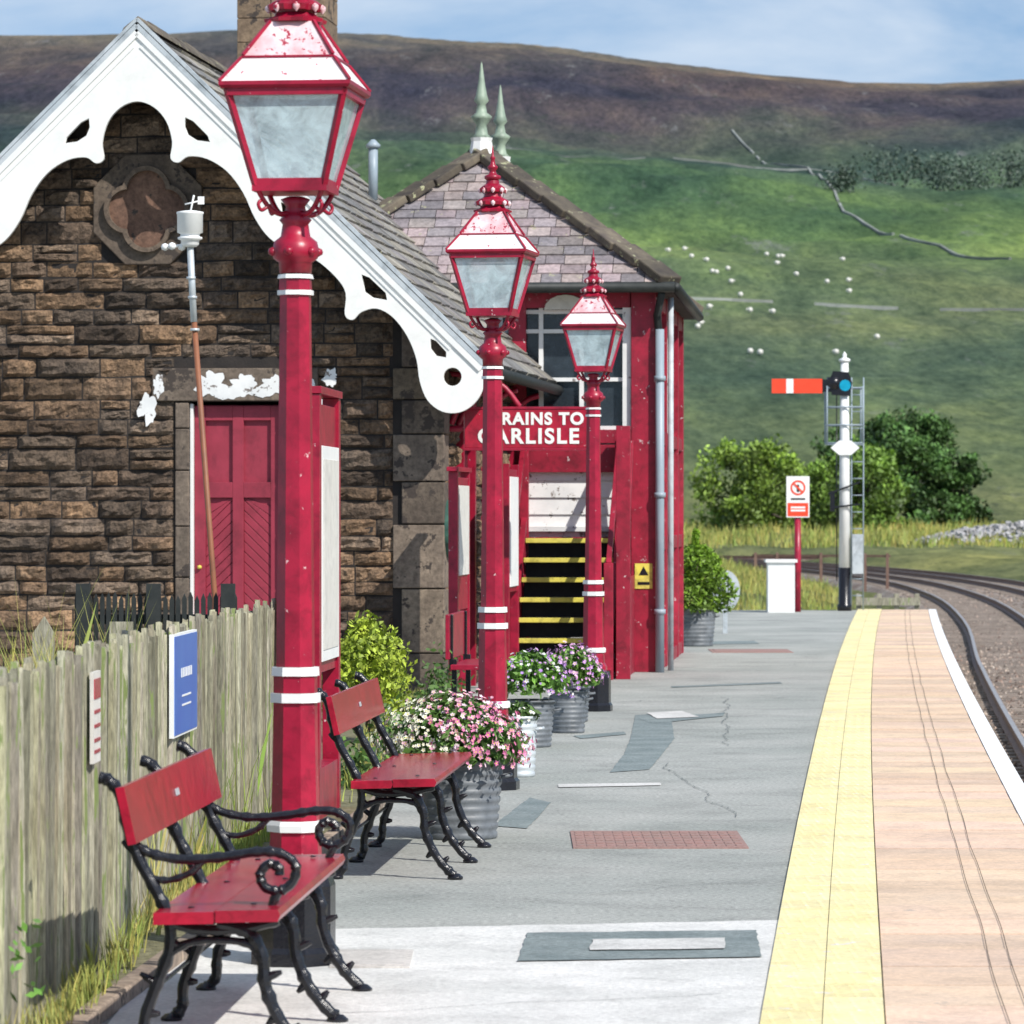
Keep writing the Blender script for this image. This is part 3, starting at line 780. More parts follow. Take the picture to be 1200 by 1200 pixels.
dr.prism([(-2.62,2.655),(-1.1,2.655),(-1.1,2.95),(-2.62,2.95)],'y',-.055,.02)
oc=[(XC+.54*math.cos(math.pi/8+k*math.pi/4),4.39+.54*math.sin(math.pi/8+k*math.pi/4)) for k in range(8)]
dr.col=(.8,.78,.76); dr.prism(oc,'y',-.065,.02)
dr.build('dressed_stonework',SB,bevel=.010)
pq=MB('dress'); 
def qf(R0,rl,n=64,cx=XC,cz=4.39):
    out=[]
    for k in range(n):
        a=2*math.pi*k/n; best=0
        for q in range(4):
            b=q*math.pi/2; dx=math.cos(a-b)*R0; dd=rl*rl-(R0*math.sin(a-b))**2
            if dd>=0: best=max(best,dx+math.sqrt(dd))
        out.append((cx+best*math.cos(a),cz+best*math.sin(a)))
    return out
A1=qf(.17,.22);A2=qf(.17,.18)
vs=[];n=64
for (x,z),(x2,z2) in zip(A1,A2): vs+=[(x,-.066,z),(x,-.125,z),(x2,-.125,z2),(x2,-.066,z2)]
fs=[]
for k in range(n):
    k2=(k+1)%n
    for q in range(3): fs.append((4*k+q,4*k+q+1,4*k2+q+1,4*k2+q))
pq.col=(.9,.86,.82); pq.raw(vs,fs); pq.build('quatrefoil_plaque',SB)
pk=MB('dress'); pk.col=(1.0,.72,.64); pk.raw([(x,-.0685,z) for x,z in A2],[tuple(range(64))]); pk.build('plaque_panel',SB)
fl=MB('whitew')
def flake(cx,cz,rx,rz,y=-.0575):
    n=34; sd=U(0,50); pts=[]
    for k in range(n):
        a=2*math.pi*k/n; q=1+.55*noise.noise(Vector((math.cos(a)*1.8+sd,math.sin(a)*1.8,0)))+.3*noise.noise(Vector((math.cos(a)*6+sd,math.sin(a)*6,0)))+U(-.06,.06); pts.append((cx+rx*q*math.cos(a),y,cz+rz*q*math.sin(a)))
    fl.raw(pts,[tuple(range(n))])
for i,(cx,cz,rx,rz) in enumerate(((-2.08,2.80,.15,.11),(-1.78,2.80,.11,.10),(-1.93,2.72,.12,.05),(-1.50,2.80,.12,.09),(-2.56,2.78,.05,.10),(-1.63,2.73,.08,.04))): flake(cx,cz,rx,rz,-.0575-.0008*i)
flake(-2.66,2.60,.08,.15,-.084); flake(-1.18,2.70,.07,.12,-.06); flake(-.98,2.86,.06,.07,-.084);flake(-1.02,2.62,.05,.08,-.084)
fl.build('flaking_whitewash',SB)
dd=MB('door','white','darkpaint')
dd.use('door'); 
dd.b2((-2.25,.10,0),(-1.45,.13,2.62))
for a,b in((-2.25,-2.15),(-1.90,-1.80),(-1.55,-1.45)): dd.b2((a,.06,0),(b,.099,2.61))
for a,b in((0,.2),(1.78,1.92),(2.48,2.61)): 
    dd.b2((-2.149,.062,a),(-1.901,.099,b)); dd.b2((-1.799,.062,a),(-1.551,.099,b))
for s,x0,x1 in((1,-2.149,-1.901),(-1,-1.799,-1.551)):
    z=.22
    while z<1.7:
        dz=.24
        if s>0: P=[(x0,z),(x1,z+dz),(x1,z+dz+.085),(x0,z+.085)]
        else: P=[(x0,z+dz),(x1,z),(x1,z+.085),(x0,z+dz+.085)]
        P=[(px,min(pz,1.778)) for px,pz in P]
        dd.prism(P,'y',.086,.099); z+=.093
dd.use('white'); dd.b2((-2.28,.0,0),(-2.252,.06,2.63))
dd.use('yellow'); dd.lathe([(0,-.02),(.02,-.01),(.02,.01),(0,.02)],10,(-2.2,.04,1.15))
dd.build('door',SB,bevel=.003)
EX=3.12
rf=MB('mortar')
zt0=ZR-.04
for s in(-1,1):
    P=[(XC,zt0),(XC+s*EX,zt0-SL*EX),(XC+s*EX,zt0-SL*EX-.07),(XC,zt0-.09)]
    if s<0: P=P[::-1]
    rf.prism(P,'y',-.48,LEN+.4)
rf.build('roof_deck',SB)
sl=MB('slate'); n_=math.sqrt(1+SL*SL); VL=EX*n_
gcols=[(1,1,1),(.85,.86,.9),(1.05,1.0,.9),(.95,.9,.95),(1.15,1.12,1.05),(.7,.69,.7)]
for s in(-1,1):
    def fr(u,v,o,s=s):
        h=(VL-v)/n_; return (XC+s*h+s*o*SL/n_, -.46+u, zt0-SL*h+o/n_+.003)
    slates(sl,fr,VL,lambda v:(0,LEN+.82),.34,.21,gcols,.028)
sl.build('roof_slates',SB)
rd=MB('ridge'); y=-.5
while y<LEN+.4:
    k=U(.8,1.8);rd.col=(k,k,k); e=y+.44
    rd.prism([(XC-.15,ZR-.10),(XC-.13,ZR-.06),(XC,ZR+.045+U(-.012,.015)),(XC+.13,ZR-.06),(XC+.15,ZR-.10),(XC,ZR+.0)],'y',y,e-.012); y+=.45
rd.build('ridge_tiles',SB,bevel=.006)
vg=MB('lead','white')
for s in(-1,1):
    vg.use('lead'); vg.beam((XC,-.50,ZR+.01),(XC+s*(EX+.02),-.50,ZR+.01-SL*(EX+.02)),.10,.03,(s*SL,0,1))
    vg.use('lead'); vg.beam((XC,-.555,ZR-.050),(XC+s*(EX+.0),-.555,ZR-.050-SL*(EX)),.018,.040,(s*SL,0,1))
    vg.use('white'); vg.beam((XC,-.553,ZR-.115),(XC+s*(EX-.02),-.553,ZR-.115-SL*(EX-.02)),.016,.055,(s*SL,0,1))
    vg.beam((XC+s*.03,-.548,ZR-.24),(XC+s*(EX-.30),-.548,ZR-.24-SL*(EX-.33)),.010,.018,(s*SL,0,1))
vg.build('verge_moulding',SB)
half=[(165,40),(572,434),(572,455),(562,472),(545,482),(525,481),(508,468),(499,446),(495,420),(484,393),(467,371),(448,361),(430,365),(420,374),(411,368),(412,343),(400,324),(375,303),(345,292),(322,278),(305,255),(291,225),(272,200),(248,185),(226,182),(214,189),(205,184),(207,165),(200,141),(185,124),(165,117)]
full=half+[(330-x,y) for x,y in half[1:-1]][::-1]
cu=bpy.data.curves.new('bargeboard','CURVE'); cu.dimensions='2D'; cu.fill_mode='BOTH'; cu.extrude=.02; cu.bevel_depth=.003
def spl(P):
    s=cu.splines.new('POLY'); s.points.add(len(P)-1)
    for pt,(x,y) in zip(s.points,P): pt.co=((x-165)/130.9,-(y-22)/130.9,0,1)
    s.use_cyclic_u=True
def smoothp(P,n=4):
    m=len(P);out=[]
    for i in range(m):
        a,b,c,d=[Vector(P[(i+k)%m]) for k in(-1,0,1,2)]
        if (c-b).length>60: out.append(tuple(b)); continue
        if (b-a).length>60: a=b
        if (d-c).length>60: d=c
        for k in range(n):
            t=k/n; q=.5*((2*b)+(c-a)*t+(2*a-5*b+4*c-d)*t*t+(3*b-a-3*c+d)*t**3); out.append((q.x,q.y))
    return out
def circ(cx,cy,r,n=20): return [(cx+r*math.cos(2*math.pi*k/n),cy+r*math.sin(2*math.pi*k/n)) for k in range(n)]
spl(smoothp(full))
holes=[circ(537,441,11),[(222,136),(232,141),(249,158),(252,166),(236,164),(225,157),(221,147)],[(430,321),(440,325),(459,343),(461,352),(444,349),(434,342)],[(511,396),(518,399),(530,412),(530,419),(518,417),(511,408)],[(335,236),(342,239),(354,252),(355,258),(344,255),(336,247)]]
for h in holes: spl(h); spl([(330-x,y) for x,y in h])
cu.materials.append(M['whitec'])
bo=bpy.data.objects.new('bargeboard',cu); COL.objects.link(bo); bo.parent=SB; bo.location=(XC,-.52,ZR); bo.rotation_euler=(math.pi/2,0,0)
gu=MB('darkpaint'); gz=ZR-SL*EX-.10
gu.tube([(XC+EX+.03,-.4,gz),(XC+EX+.03,LEN+.4,gz)],.055,8); gu.tube([(.06,LEN-.2,gz),(.06,LEN-.2,0)],.04,8)
gu.build('gutter',SB)
cb=MB('red')
for y in(.5,1.0,2.6,4.6,6.9):
    cb.tube(catmull([(.04,y,2.45),(.12,y,2.62),(.3,y,2.78),(.42,y,2.82)],4),.03,6)
cb.build('eaves_brackets',SB)
sj=MB('red','whitew','wglass','door')
def opening(y0,y1,z0,z1,door=False):
    sj.use('red'); sj.b2((-.06,y0,z0),(.07,y0+.09,z1)); sj.b2((-.06,y1-.09,z0),(.07,y1,z1)); sj.b2((-.06,y0+.091,z1-.1),(.07,y1-.091,z1))
    if door: sj.use('door'); sj.b2((-.04,y0+.091,z0),(.0,y1-.091,z1-.101))
    else:
        sj.b2((-.06,y0+.091,z0),(.10,y1-.091,z0+.08)); sj.use('wglass'); sj.b2((-.02,y0+.091,z0+.081),(-.01,y1-.091,z1-.101))
        sj.use('whitew'); sj.b2((-.009,(y0+y1)/2-.02,z0+.081),(.02,(y0+y1)/2+.02,z1-.101)); sj.b2((-.009,y0+.092,(z0+z1)/2-.02),(.015,(y0+y1)/2-.021,(z0+z1)/2+.02))
opening(1.2,2.2,0,2.7,True); opening(3.2,4.3,.9,2.6); opening(5.4,6.4,0,2.7,True)
sj.build('doors_and_windows',SB)
ch=MB('dress'); z=4.9
while z<7.5:
    h=.26;k=U(.95,1.5);ch.col=(k*1.1,k,k*.85);w=.48
    a=U(-.2,.2); ch.b2((XC-w,LEN-.55,z),(XC+a-.004,LEN+.35,z+h-.006)); k=U(.95,1.5);ch.col=(k*1.1,k,k*.85); ch.b2((XC+a+.004,LEN-.55,z),(XC+w,LEN+.35,z+h-.006)); z+=h
ch.col=(1.2,1.1,.95); ch.b2((XC-.56,LEN-.62,7.5),(XC+.56,LEN+.42,7.72))
ch.build('chimney',SB,bevel=.008)
fp=MB('pipe'); fp.tube([(-1.55,6.6,ZR-1.1),(-1.55,6.6,ZR-.55)],.05,10); fp.lathe([(.07,0),(.08,.03),(.02,.09)],10,(-1.55,6.6,ZR-.55)); fp.build('flue_pipe',SB)

# ------------------------------------------------------------------ hanging platform sign
PS=empty('hanging_platform_sign',(.17,38.9,2.41),-math.radians(2))
s=MB('red','white'); s.use('redclean'); s.b2((-.60,-.03,-.175),(.60,.03,.175)); 
s.use('red'); s.b2((-.62,-.036,.176),(.62,.036,.20)); s.b2((-.62,-.036,-.20),(.62,.036,-.176)); s.tube([(-.62,0,0),(-.95,0,0)],.03,8); s.tube(catmull([(-.1,0,.2),(-.3,0,.42),(-.7,0,.5),(-.95,0,.5)],4),.025,8)
s.build('board',PS,bevel=.003)
def text(body,size,loc,parent,mat='whitec',rotz=0,al='CENTER',sp=1.15,bold=.006):
    c=bpy.data.curves.new('lettering','FONT'); c.body=body; c.size=size; c.extrude=.003; c.offset=bold; c.align_x=al; c.align_y='CENTER'; c.space_character=sp
    c.materials.append(M[mat]); o=bpy.data.objects.new('lettering',c); COL.objects.link(o); o.parent=parent; o.location=loc; o.rotation_euler=(math.pi/2,0,rotz); return o
text('TRAINS TO',.150,(.06,-.0335,.085),PS)
text('CARLISLE',.190,(-.02,-.0335,-.075),PS,sp=1.2)

# ------------------------------------------------------------------ signal box
SG=empty('signal_box',(1.50,44.0,0),-math.atan(.08))
W=3.9; D=6.2; E=3.98; 
b=MB('cream','mortar')
b.use('whitew')
b.b2((-W,.10,0),(-.08,.2,2.35)); b.b2((-.2,.21,0),(-.08,D-.1,2.35)); b.b2((-W,.21,0),(-W+.1,D-.1,2.35)); b.b2((-W+.11,D-.2,0),(-.21,D-.1,E))
for i in range(13): 
    z=.05+i*.175; b.prism([(.10,z),(.10,z+.17),(.09,z+.17),(.07,z)],'x',-W,-.1); b.prism([(-.08,z),(-.08,z+.17),(-.07,z+.17),(-.05,z)],'y',.25,D-.2)
b.build('weatherboarding',SG)
b=MB('redworn')
for x in(-W,-2.6,-1.45): b.b2((x-.09,-.02,0),(x+.09,.08,E-.05))
b.b2((-.27,-.05,0),(-.02,.09,E-.04))
for y in(.22,1.6,3.1,4.6,6.0): b.b2((-.06,y-.08,0),(.03,y+.08,E-.05))
for z in(.0,1.25,2.36): b.b2((-W+.09,-.012,z),(-.275,.075,z+.14)); b.b2((-.055,.31,z),(.02,D-.15,z+.14))
b.b2((-1.36,.0,2.06),(-.30,.068,2.345)); b.b2((-W,-.015,E-.22),(-.28,.09,E-.06)); b.b2((-.055,.31,E-.22),(.02,D-.1,E-.06))
b.build('timber_frame',SG,bevel=.004)
b=MB('whitew','wglass')
b.use('wglass'); b.b2((-W+.1,.10,2.5),(-.28,.11,E-.22)); b.b2((-.075,.3,2.5),(-.065,D-.2,E-.22))
b.use('whitew')
x=-W+.15
while x<-.4: b.b2((x,.04,2.5),(x+.045,.099,E-.22)); x+=.42
for z in(2.5,3.0,3.5,3.70): b.b2((-W+.1,.05,z),(-.28,.098,z+.04))
y=.3
while y<D-.2: b.b2((-.064,y,2.5),(-.02,y+.04,E-.22)); y+=.45
for z in(2.5,3.1,3.7): b.b2((-.064,.31,z),(-.025,D-.2,z+.04))
b.b2((-.36,.0,2.5),(-.275,.12,E-.22)); b.b2((-1.40,.0,1.45),(-.3,.09,1.50)); b.b2((-W,-.10,E-.055),(-.02,.06,E-.02))
b.build('window_frames',SG)
b=MB('cream'); 
for x in(-1.9,-.95): b.prism([(x+.22*math.cos(k*math.pi/8),E-.24+.22*math.sin(k*math.pi/8)*.7) for k in range(9)][::-1],'y',-.03,-.016)
b.build('arched_panels',SG)
ov=.22; x0,x1,y0,y1=-W-ov,ov-.06,-ov-.1,D+ov; zr=5.48; xm=(x0+x1)/2; hw=(x1-x0)/2
r0=(xm,y0+hw,zr); r1=(xm,y1-hw,zr); c=[(x0,y0,E),(x1,y0,E),(x1,y1,E),(x0,y1,E)]
b=MB('mortar'); b.raw(c+[r0,r1,(x0,y0,E-.06),(x1,y0,E-.06),(x1,y1,E-.06),(x0,y1,E-.06)],[(0,1,4),(1,2,5,4),(2,3,5),(3,0,4,5),(6,9,8,7),(0,6,7,1),(1,7,8,2),(2,8,9,3),(3,9,6,0)])
b.build('roof_deck',SG)
pc=[(1.25,1.05,1.2),(1.35,1.12,1.25),(1.05,.95,1.1),(.9,.85,.98),(1.45,1.25,1.3),(1.15,1.05,1.1)]
s=MB('slate'); h=zr-E; sn=math.hypot(hw,h)
def frF(u,v,o): q=v/sn; return (u,y0+hw*q-o*h/sn,E+h*q+o*hw/sn+.004)
def frR(u,v,o): q=v/sn; return (x1-hw*q+o*h/sn,u,E+h*q+o*hw/sn+.004)
def frL(u,v,o): q=v/sn; return (x0+hw*q-o*h/sn,u,E+h*q+o*hw/sn+.004)
slates(s,frF,sn,lambda v:(x0+hw*min(v/sn,1),x1-hw*min(v/sn,1)),.24,.185,pc,.02)
slates(s,frR,sn,lambda v:(y0+hw*min(v/sn,1),y1-hw*min(v/sn,1)),.27,.20,pc,.02)
slates(s,frL,sn,lambda v:(y0+hw*min(v/sn,1),y1-hw*min(v/sn,1)),.27,.20,pc,.02)
s.build('roof_slates',SG)
b=MB('ridge')
for P,Q in((c[0],r0),(c[1],r0),(c[2],r1),(c[3],r1),(r0,r1)):
    P=Vector(P)+Vector((0,0,.03));Q=Vector(Q)+Vector((0,0,.03));m=max(1,int((Q-P).length/.42))
    for k in range(m):
        kk=U(.7,1.5);b.col=(kk,kk,kk); b.beam(P.lerp(Q,k/m+.006)+Vector((0,0,U(0,.01))),P.lerp(Q,(k+1)/m-.006)+Vector((0,0,.025)),.30,.085)
b.build('hip_tiles',SG,bevel=.015)
b=MB('lead','ridge')
for r in(r0,r1):
    b.use('white'); b.lathe([(.20,-.06),(.13,.05),(.11,.16),(.12,.20)],8,r,smooth=False)
    b.use('lead'); b.col=(.62,.72,.52); b.lathe([(.11,.2),(.07,.24),(.055,.34),(.10,.40),(.115,.43),(.06,.47),(.045,.56),(.08,.60),(.06,.66),(.035,.80),(.012,.98),(.002,1.02)],12,r); b.col=(1,1,1)
b.build('roof_finials',SG)
b=MB('darkpaint')
b.tube([(x0,y0-.04,E-.03),(x1+.03,y0-.04,E-.03)],.055,8); b.tube([(x1+.04,y0,E-.03),(x1+.04,y1,E-.03)],.055,8)
b.tube([(x1-.1,y0,E-.08),(.0,-.06,E-.3),(.02,-.10,E-.5)],.04,8)
b.build('gutter',SG)
b=MB('pipe'); b.tube([(.03,-.11,0),(.03,-.11,E-.45)],.045,10)
for z in(.6,1.8,3): b.lathe([(.06,0),(.06,.05)],10,(.03,-.11,z))
b.use('lead'); b.tube([(.12,.4,0),(.12,.4,E-.1)],.03,10)
b.build('downpipe',SG)
b=MB('darkpaint','yellow','redworn')
sx0,sx1=-1.33,-.42
for i in range(7):
    z=(i+1)*.197; y=-2.0+i*.26
    b.use('darkpaint'); b.b2((sx0,y,z-.05),(sx1,y+.28,z)); b.b2((sx0,y+.25,z-.20),(sx1,y+.262,z-.051)) 
    b.use('yellow'); b.b2((sx0,y-.012,z-.045),(sx1,y-.001,z+.003)); 
b.use('redworn')
for x in(sx0-.035,sx1+.035):
    b.beam((x,-2.1,.0),(x,-.05,1.55),.06,.25)
    b.b2((x-.045,-2.15,0),(x+.045,-2.05,1.15)); b.b2((x-.045,-.2,0),(x+.045,-.1,2.45))
    b.beam((x,-2.1,1.12),(x,-.1,2.42),.05,.09)
b.build('entrance_steps',SG,bevel=.004)
b=MB('redworn'); b.b2((sx1+.10,-1.95,0),(sx1+.24,-1.85,2.5)); b.beam((sx1+.16,-1.9,.25),(sx1+.16,-.1,2.35),.04,.12); b.b2((sx1+.13,-1.84,.0),(sx1+.19,-.1,1.0)); b.build('step_screen',SG,bevel=.004)
ys_=MB('yellow','black'); ys_.b2((-.23,-.062,.86),(-.05,-.052,1.12)); ys_.use('black'); ys_.prism([(-.19,1.0),(-.09,1.0),(-.14,1.09)],'y',-.066,-.0625); ys_.b2((-.2,-.066,.90),(-.08,-.0625,.93)); ys_.build('yellow_warning_plate',SG)

nb=MB('red','white'); 
for s_ in(-.5,.5): nb.b2((-.04,s_-.04,0),(.04,s_+.04,2.0))
nb.b2((-.03,-.459,.8),(.03,.459,1.95)); nb.use('cream'); nb.b2((.031,-.42,1.1),(.045,.42,1.88)); nb.use('red'); nb.b2((-.05,-.6,2.001),(.05,.6,2.04))
nb.build('notice_board',loc=(-.46,37.3,0),rotz=-math.atan(.09),bevel=.004)
nb=MB('red','white'); 
for s_ in(-.5,.5): nb.b2((-.04,s_-.04,0),(.04,s_+.04,2.1))
nb.b2((-.03,-.459,.9),(.03,.459,2.05)); nb.use('white'); nb.b2((.031,-.42,.95),(.045,.42,1.98))
nb.build('notice_board',loc=(-.02,40.2,0),rotz=-math.atan(.09),bevel=.004)
rb_=MB('red','black'); rb_.b2((-.2,0,.42),(.15,1.4,.46)); rb_.b2((-.24,0,.5),(-.21,1.4,.85)); rb_.use('black')
for y in(.1,1.3): rb_.b2((-.2,y,0),(-.16,y+.04,.5)); rb_.b2((.08,y,0),(.12,y+.04,.42)); rb_.b2((-.22,y,.42),(-.19,y+.04,.85))
rb_.build('platform_seat',loc=(-.28,33.2,0),rotz=-math.atan(.08),bevel=.004)
ov_=MB('darkpaint'); ov_.col=(2,5,4); ov_.prism([(.22*math.cos(k*math.pi/12),.26*math.sin(k*math.pi/12)) for k in range(24)],'x',0,.04); ov_.col=(1,1,1); ov_.use('pipe'); ov_.prism([(.17*math.cos(k*math.pi/12),.21*math.sin(k*math.pi/12)) for k in range(24)],'x',.041,.045)
ov_.build('oval_wall_plaque',loc=(-.585,38.6,1.5),rotz=-math.atan(.11))

# ------------------------------------------------------------------ planters
def tub(x,y,r,h,mat='tub'):
    mb=MB(mat,'soil'); prof=[(r*.84,0)]
    m=9
    for i in range(m):
        z=h*i/m; rr=r*(.84+.16*i/m); prof+=[(rr+.006,z+h/m*.25),(rr+.006,z+h/m*.7),(rr-.002,z+h/m*.85)]
    prof+=[(r+.012,h*.94),(r+.015,h),(r-.02,h),(r-.03,h-.05)]
    mb.use(mat); mb.lathe(prof,28)
    mb.use('soil'); mb.lathe([(r-.03,h-.049),(r-.03,h-.04)],20)
    mb.use(mat)
    for s in(-1,1): mb.tube(catmull([(s*(r-.01),-.06,h*.78),(s*(r+.035),-.05,h*.80),(s*(r+.035),.05,h*.80),(s*(r-.01),.06,h*.78)],4),.009,6)
    return mb
def mound(mb,c,rx,ry,rz,nf,cols,fs=.018,nl=900,lc=(1,1,1)):
    c=Vector(c)
    def pt(k=1.0):
        a=U(0,6.28);e=math.asin(U(-.3,1)); d=Vector((math.cos(e)*math.cos(a),math.cos(e)*math.sin(a),math.sin(e)))
        q=k*(1+.24*noise.noise(d*3+c*5)+.14*noise.noise(d*8+c))
        return c+Vector((d.x*rx,d.y*ry,d.z*rz))*q, d
    mb.use('leaf')
    for i in range(nl):
        p,d=pt(U(.55,1.02)); k=U(.5,1.7);mb.col=(k*lc[0],k*lc[1],k*lc[2]); leafquad(mb,p,U(.018,.04))
    mb.use('petal')
    for i in range(nf):
        p,d=pt(U(.94,1.14)); col=cols(p-c)
        if col is None: continue
        k=U(.8,1.1); mb.col=(col[0]*k,col[1]*k,col[2]*k)
        nr=(d+Vector((U(-.7,.7),U(-.7,.7),U(-.3,.6)))).normalized(); u=nr.orthogonal().normalized(); w=nr.cross(u); s=fs*U(.6,1.15)
        vs=[p]; 
        for q in range(10): a=q*math.pi/5; rr=s*(1 if q%2 else .6); vs.append(p+u*rr*math.cos(a)+w*rr*math.sin(a)+nr*s*.25)
        mb.raw(vs,[(0,1+q,1+(q+1)%10) for q in range(10)])
        if R()<.6:
            mb.col=(.8,.6,.1); s2=s*.28; mb.raw([p+u*s2+nr*s*.2,p+w*s2+nr*s*.2,p-u*s2+nr*s*.2,p-w*s2+nr*s*.2],[(0,1,2,3)])
t=tub(0,0,.215,.40)
def c1(v):
    if v.x<-.05+U(-.12,.12): return (.80,.80,.64) if R()<.85 else (.75,.5,.55)
    return random.choice([(.72,.25,.42),(.78,.40,.52),(.66,.18,.36),(.80,.62,.68)])
mound(t,(-.04,0,.46),.35,.34,.25,1300,c1,.0155,2400,(1.4,1.5,1.3))
t.build('flower_planter',loc=(-.26,21.6,0))
t=tub(0,0,.105,.38,'bin'); mound(t,(0,0,.38),.11,.11,.08,20,lambda v:(.8,.8,.8),.015,260); t.build('flower_planter',loc=(.05,26.6,0))
t=tub(0,0,.18,.33); mound(t,(0,0,.44),.27,.27,.22,240,lambda v:random.choice([(.8,.8,.82),(.5,.28,.72),(.62,.35,.75)]),.018,1500,(1.6,1.8,1.2)); t.build('flower_planter',loc=(.12,30,0))
t=tub(0,0,.14,.32); mound(t,(0,0,.42),.24,.24,.22,380,lambda v:random.choice([(.72,.35,.70),(.55,.28,.68),(.75,.5,.72)]),.018,1300,(1.5,1.6,1.1)); t.build('flower_planter',loc=(.42,31.9,0))
t=tub(0,0,.11,.28); mound(t,(0,0,.40),.18,.18,.18,260,lambda v:random.choice([(.78,.4,.62),(.72,.3,.55),(.8,.65,.7)]),.018,800); t.build('flower_planter',loc=(.50,33.6,0))
t=tub(0,0,.25,.46); t.use('bark'); t.tube([(0,0,.3),(0,0,1.1)],.03,6); t.use('leaf')
for i in range(5200):
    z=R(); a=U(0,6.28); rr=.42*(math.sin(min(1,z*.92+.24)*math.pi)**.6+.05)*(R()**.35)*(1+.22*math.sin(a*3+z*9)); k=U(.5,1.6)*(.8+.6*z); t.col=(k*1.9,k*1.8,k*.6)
    leafquad(t,(rr*math.cos(a),rr*math.sin(a),.42+z*1.0),U(.02,.05))
t.build('shrub_planter',loc=(2.26,52.5,0))
t=MB('bark','leaf'); t.use('bark'); t.tube([(0,0,0),(.02,0,.6)],[.02,.01],6); t.use('leaf')
for i in range(4200):
    a=U(0,6.28);e=U(-.9,1.57);r_=.33*(R()**.33);k=U(.6,1.5); t.col=(k*4.4,k*3.0,k*1.3)
    sq=1+.4*noise.noise(Vector((a*2.0,e*2.6,1)))
    leafquad(t,(r_*sq*math.cos(e)*math.cos(a),r_*sq*math.cos(e)*math.sin(a),.48+.40*sq*r_/.34*math.sin(e)),U(.016,.032))
t.build('golden_shrub',loc=(-1.02,30,0))
t=MB('leaf')
for cx,cy,hh in((-.75,27.2,.35),(-.9,25.3,.28),(-.62,33,.35),(-.55,35.5,.4)):
    for i in range(500):
        k=U(.5,1.4); t.col=(k,k*1.1,k*.8); leafquad(t,(cx+random.gauss(0,.09),cy+random.gauss(0,.16),abs(random.gauss(0,hh*.5))+.03),U(.015,.035))
t.build('bedding_plants')
t=MB('leaf')
for i in range(26):
    k=U(1,2); t.col=(k*1.2,k*1.4,k); a=U(0,6.28); leafquad(t,(-1.40+.05*math.cos(a)*U(.3,1),12.3+.08*math.sin(a),.25+U(0,.22)),U(.012,.026))
t.build('fence_weed')

# ------------------------------------------------------------------ platform end furniture
cb=MB('white'); cb.b2((-.22,-.2,.0),(.22,.2,.82)); cb.b2((-.26,-.24,.821),(.26,.24,.87)); cb.b2((-.19,-.205,.06),(.19,-.201,.76)); cb.build('trackside_cabinet',loc=(4.42,70.2,0),bevel=.01)
s=MB('red','white','orange')
s.use('red'); s.tube([(0,0,0),(0,0,1.6)],.055,10)
s.use('white'); s.b2((-.19,-.075,1.56),(.19,-.056,2.24)); s.use('orange'); s.b2((-.17,-.08,1.58),(.17,-.0755,1.80)); 
s.raw([(0+.125*math.cos(a*math.pi/10),-.079,2.05+.125*math.sin(a*math.pi/10)) for a in range(20)]+[(.095*math.cos(a*math.pi/10),-.079,2.05+.095*math.sin(a*math.pi/10)) for a in range(20)],[(a,(a+1)%20,20+(a+1)%20,20+a) for a in range(20)])
s.beam((-.08,-.081,2.13),(.08,-.081,1.97),.004,.03,(1,0,1)); s.use('black'); s.b2((-.02,-.078,1.98),(.02,-.0757,2.10)); s.b2((-.12,-.078,1.85),(.12,-.0757,1.88))
s.use('white'); s.b2((-.12,-.0835,1.66),(.12,-.081,1.69)); s.b2((-.12,-.0835,1.71),(.12,-.081,1.74))
s.build('passenger_warning_sign',loc=(4.72,70.5,0))
s=MB('white','black','orange','bglass','pipe')
s.use('white'); s.lathe([(.095,.72),(.085,2.5),(.065,4.15)],12); s.lathe([(.08,4.151),(.095,4.17),(.095,4.2),(.03,4.23),(.035,4.28),(.0,4.33)],12)
s.use('black'); s.lathe([(.12,0),(.12,.1),(.10,.12),(.10,.719)],12)
s.use('orange'); s.b2((-1.22,-.10,3.63),(-.98,-.085,3.87)); s.b2((-.86,-.10,3.63),(-.38,-.085,3.87)); s.use('white'); s.b2((-.979,-.10,3.63),(-.861,-.085,3.87))
s.use('black'); s.b2((-.379,-.10,3.65),(-.13,-.085,3.86)); s.prism([(-.22,3.6),(.08,3.58),(.12,3.8),(.06,3.98),(-.2,4.0),(-.28,3.8)],'y',-.115,-.10)
s.lathe([(.12,0),(.12,.2)],12,(-.18,-.02,3.7))
s.use('bglass'); 
s.raw([(-.0+.095*math.cos(a*.524),-.118,3.76+.095*math.sin(a*.524)) for a in range(12)],[tuple(range(12))[::-1]])
s.use('pipe')
for x in(-.30,.30): 
    for y in(-.1,.35): s.tube([(x,y,2.8),(x,y,3.75)],.014,6)
for z in(2.8,3.1,3.4,3.72):
    s.tube([(-.3,-.1,z),(.3,-.1,z),(.3,.35,z),(-.3,.35,z),(-.3,-.1,z)],.014,6)
s.b2((-.3,-.1,2.77),(.3,.35,2.785))
for x in(.13,.33): s.tube([(x,.25,.0),(x,.15,3.9)],.012,6)
for i in range(13): s.tube([(.13,.25-.007*i,.25+i*.28),(.33,.25-.007*i,.25+i*.28)],.009,5)
s.use('white'); s.prism([(-.24,2.72),(-.1,2.6),(.1,2.6),(.24,2.72),(.1,2.84),(-.1,2.84)],'y',-.12,-.10)
s.use('black'); s.beam((-.28,-.12,1.95),(.25,-.12,2.15),.03,.03); s.beam((-.25,-.12,1.72),(.25,-.12,1.78),.03,.03); s.tube([(-.14,-.10,.5),(-.14,-.10,3.6)],.010,5); s.b2((-.25,-.12,1.66),(-.17,-.05,2.0))
s.use('lead'); s.b2((.12,-.12,.62),(.30,.05,1.28)); 
s.build('semaphore_signal',loc=(5.55,71.2,-.0))
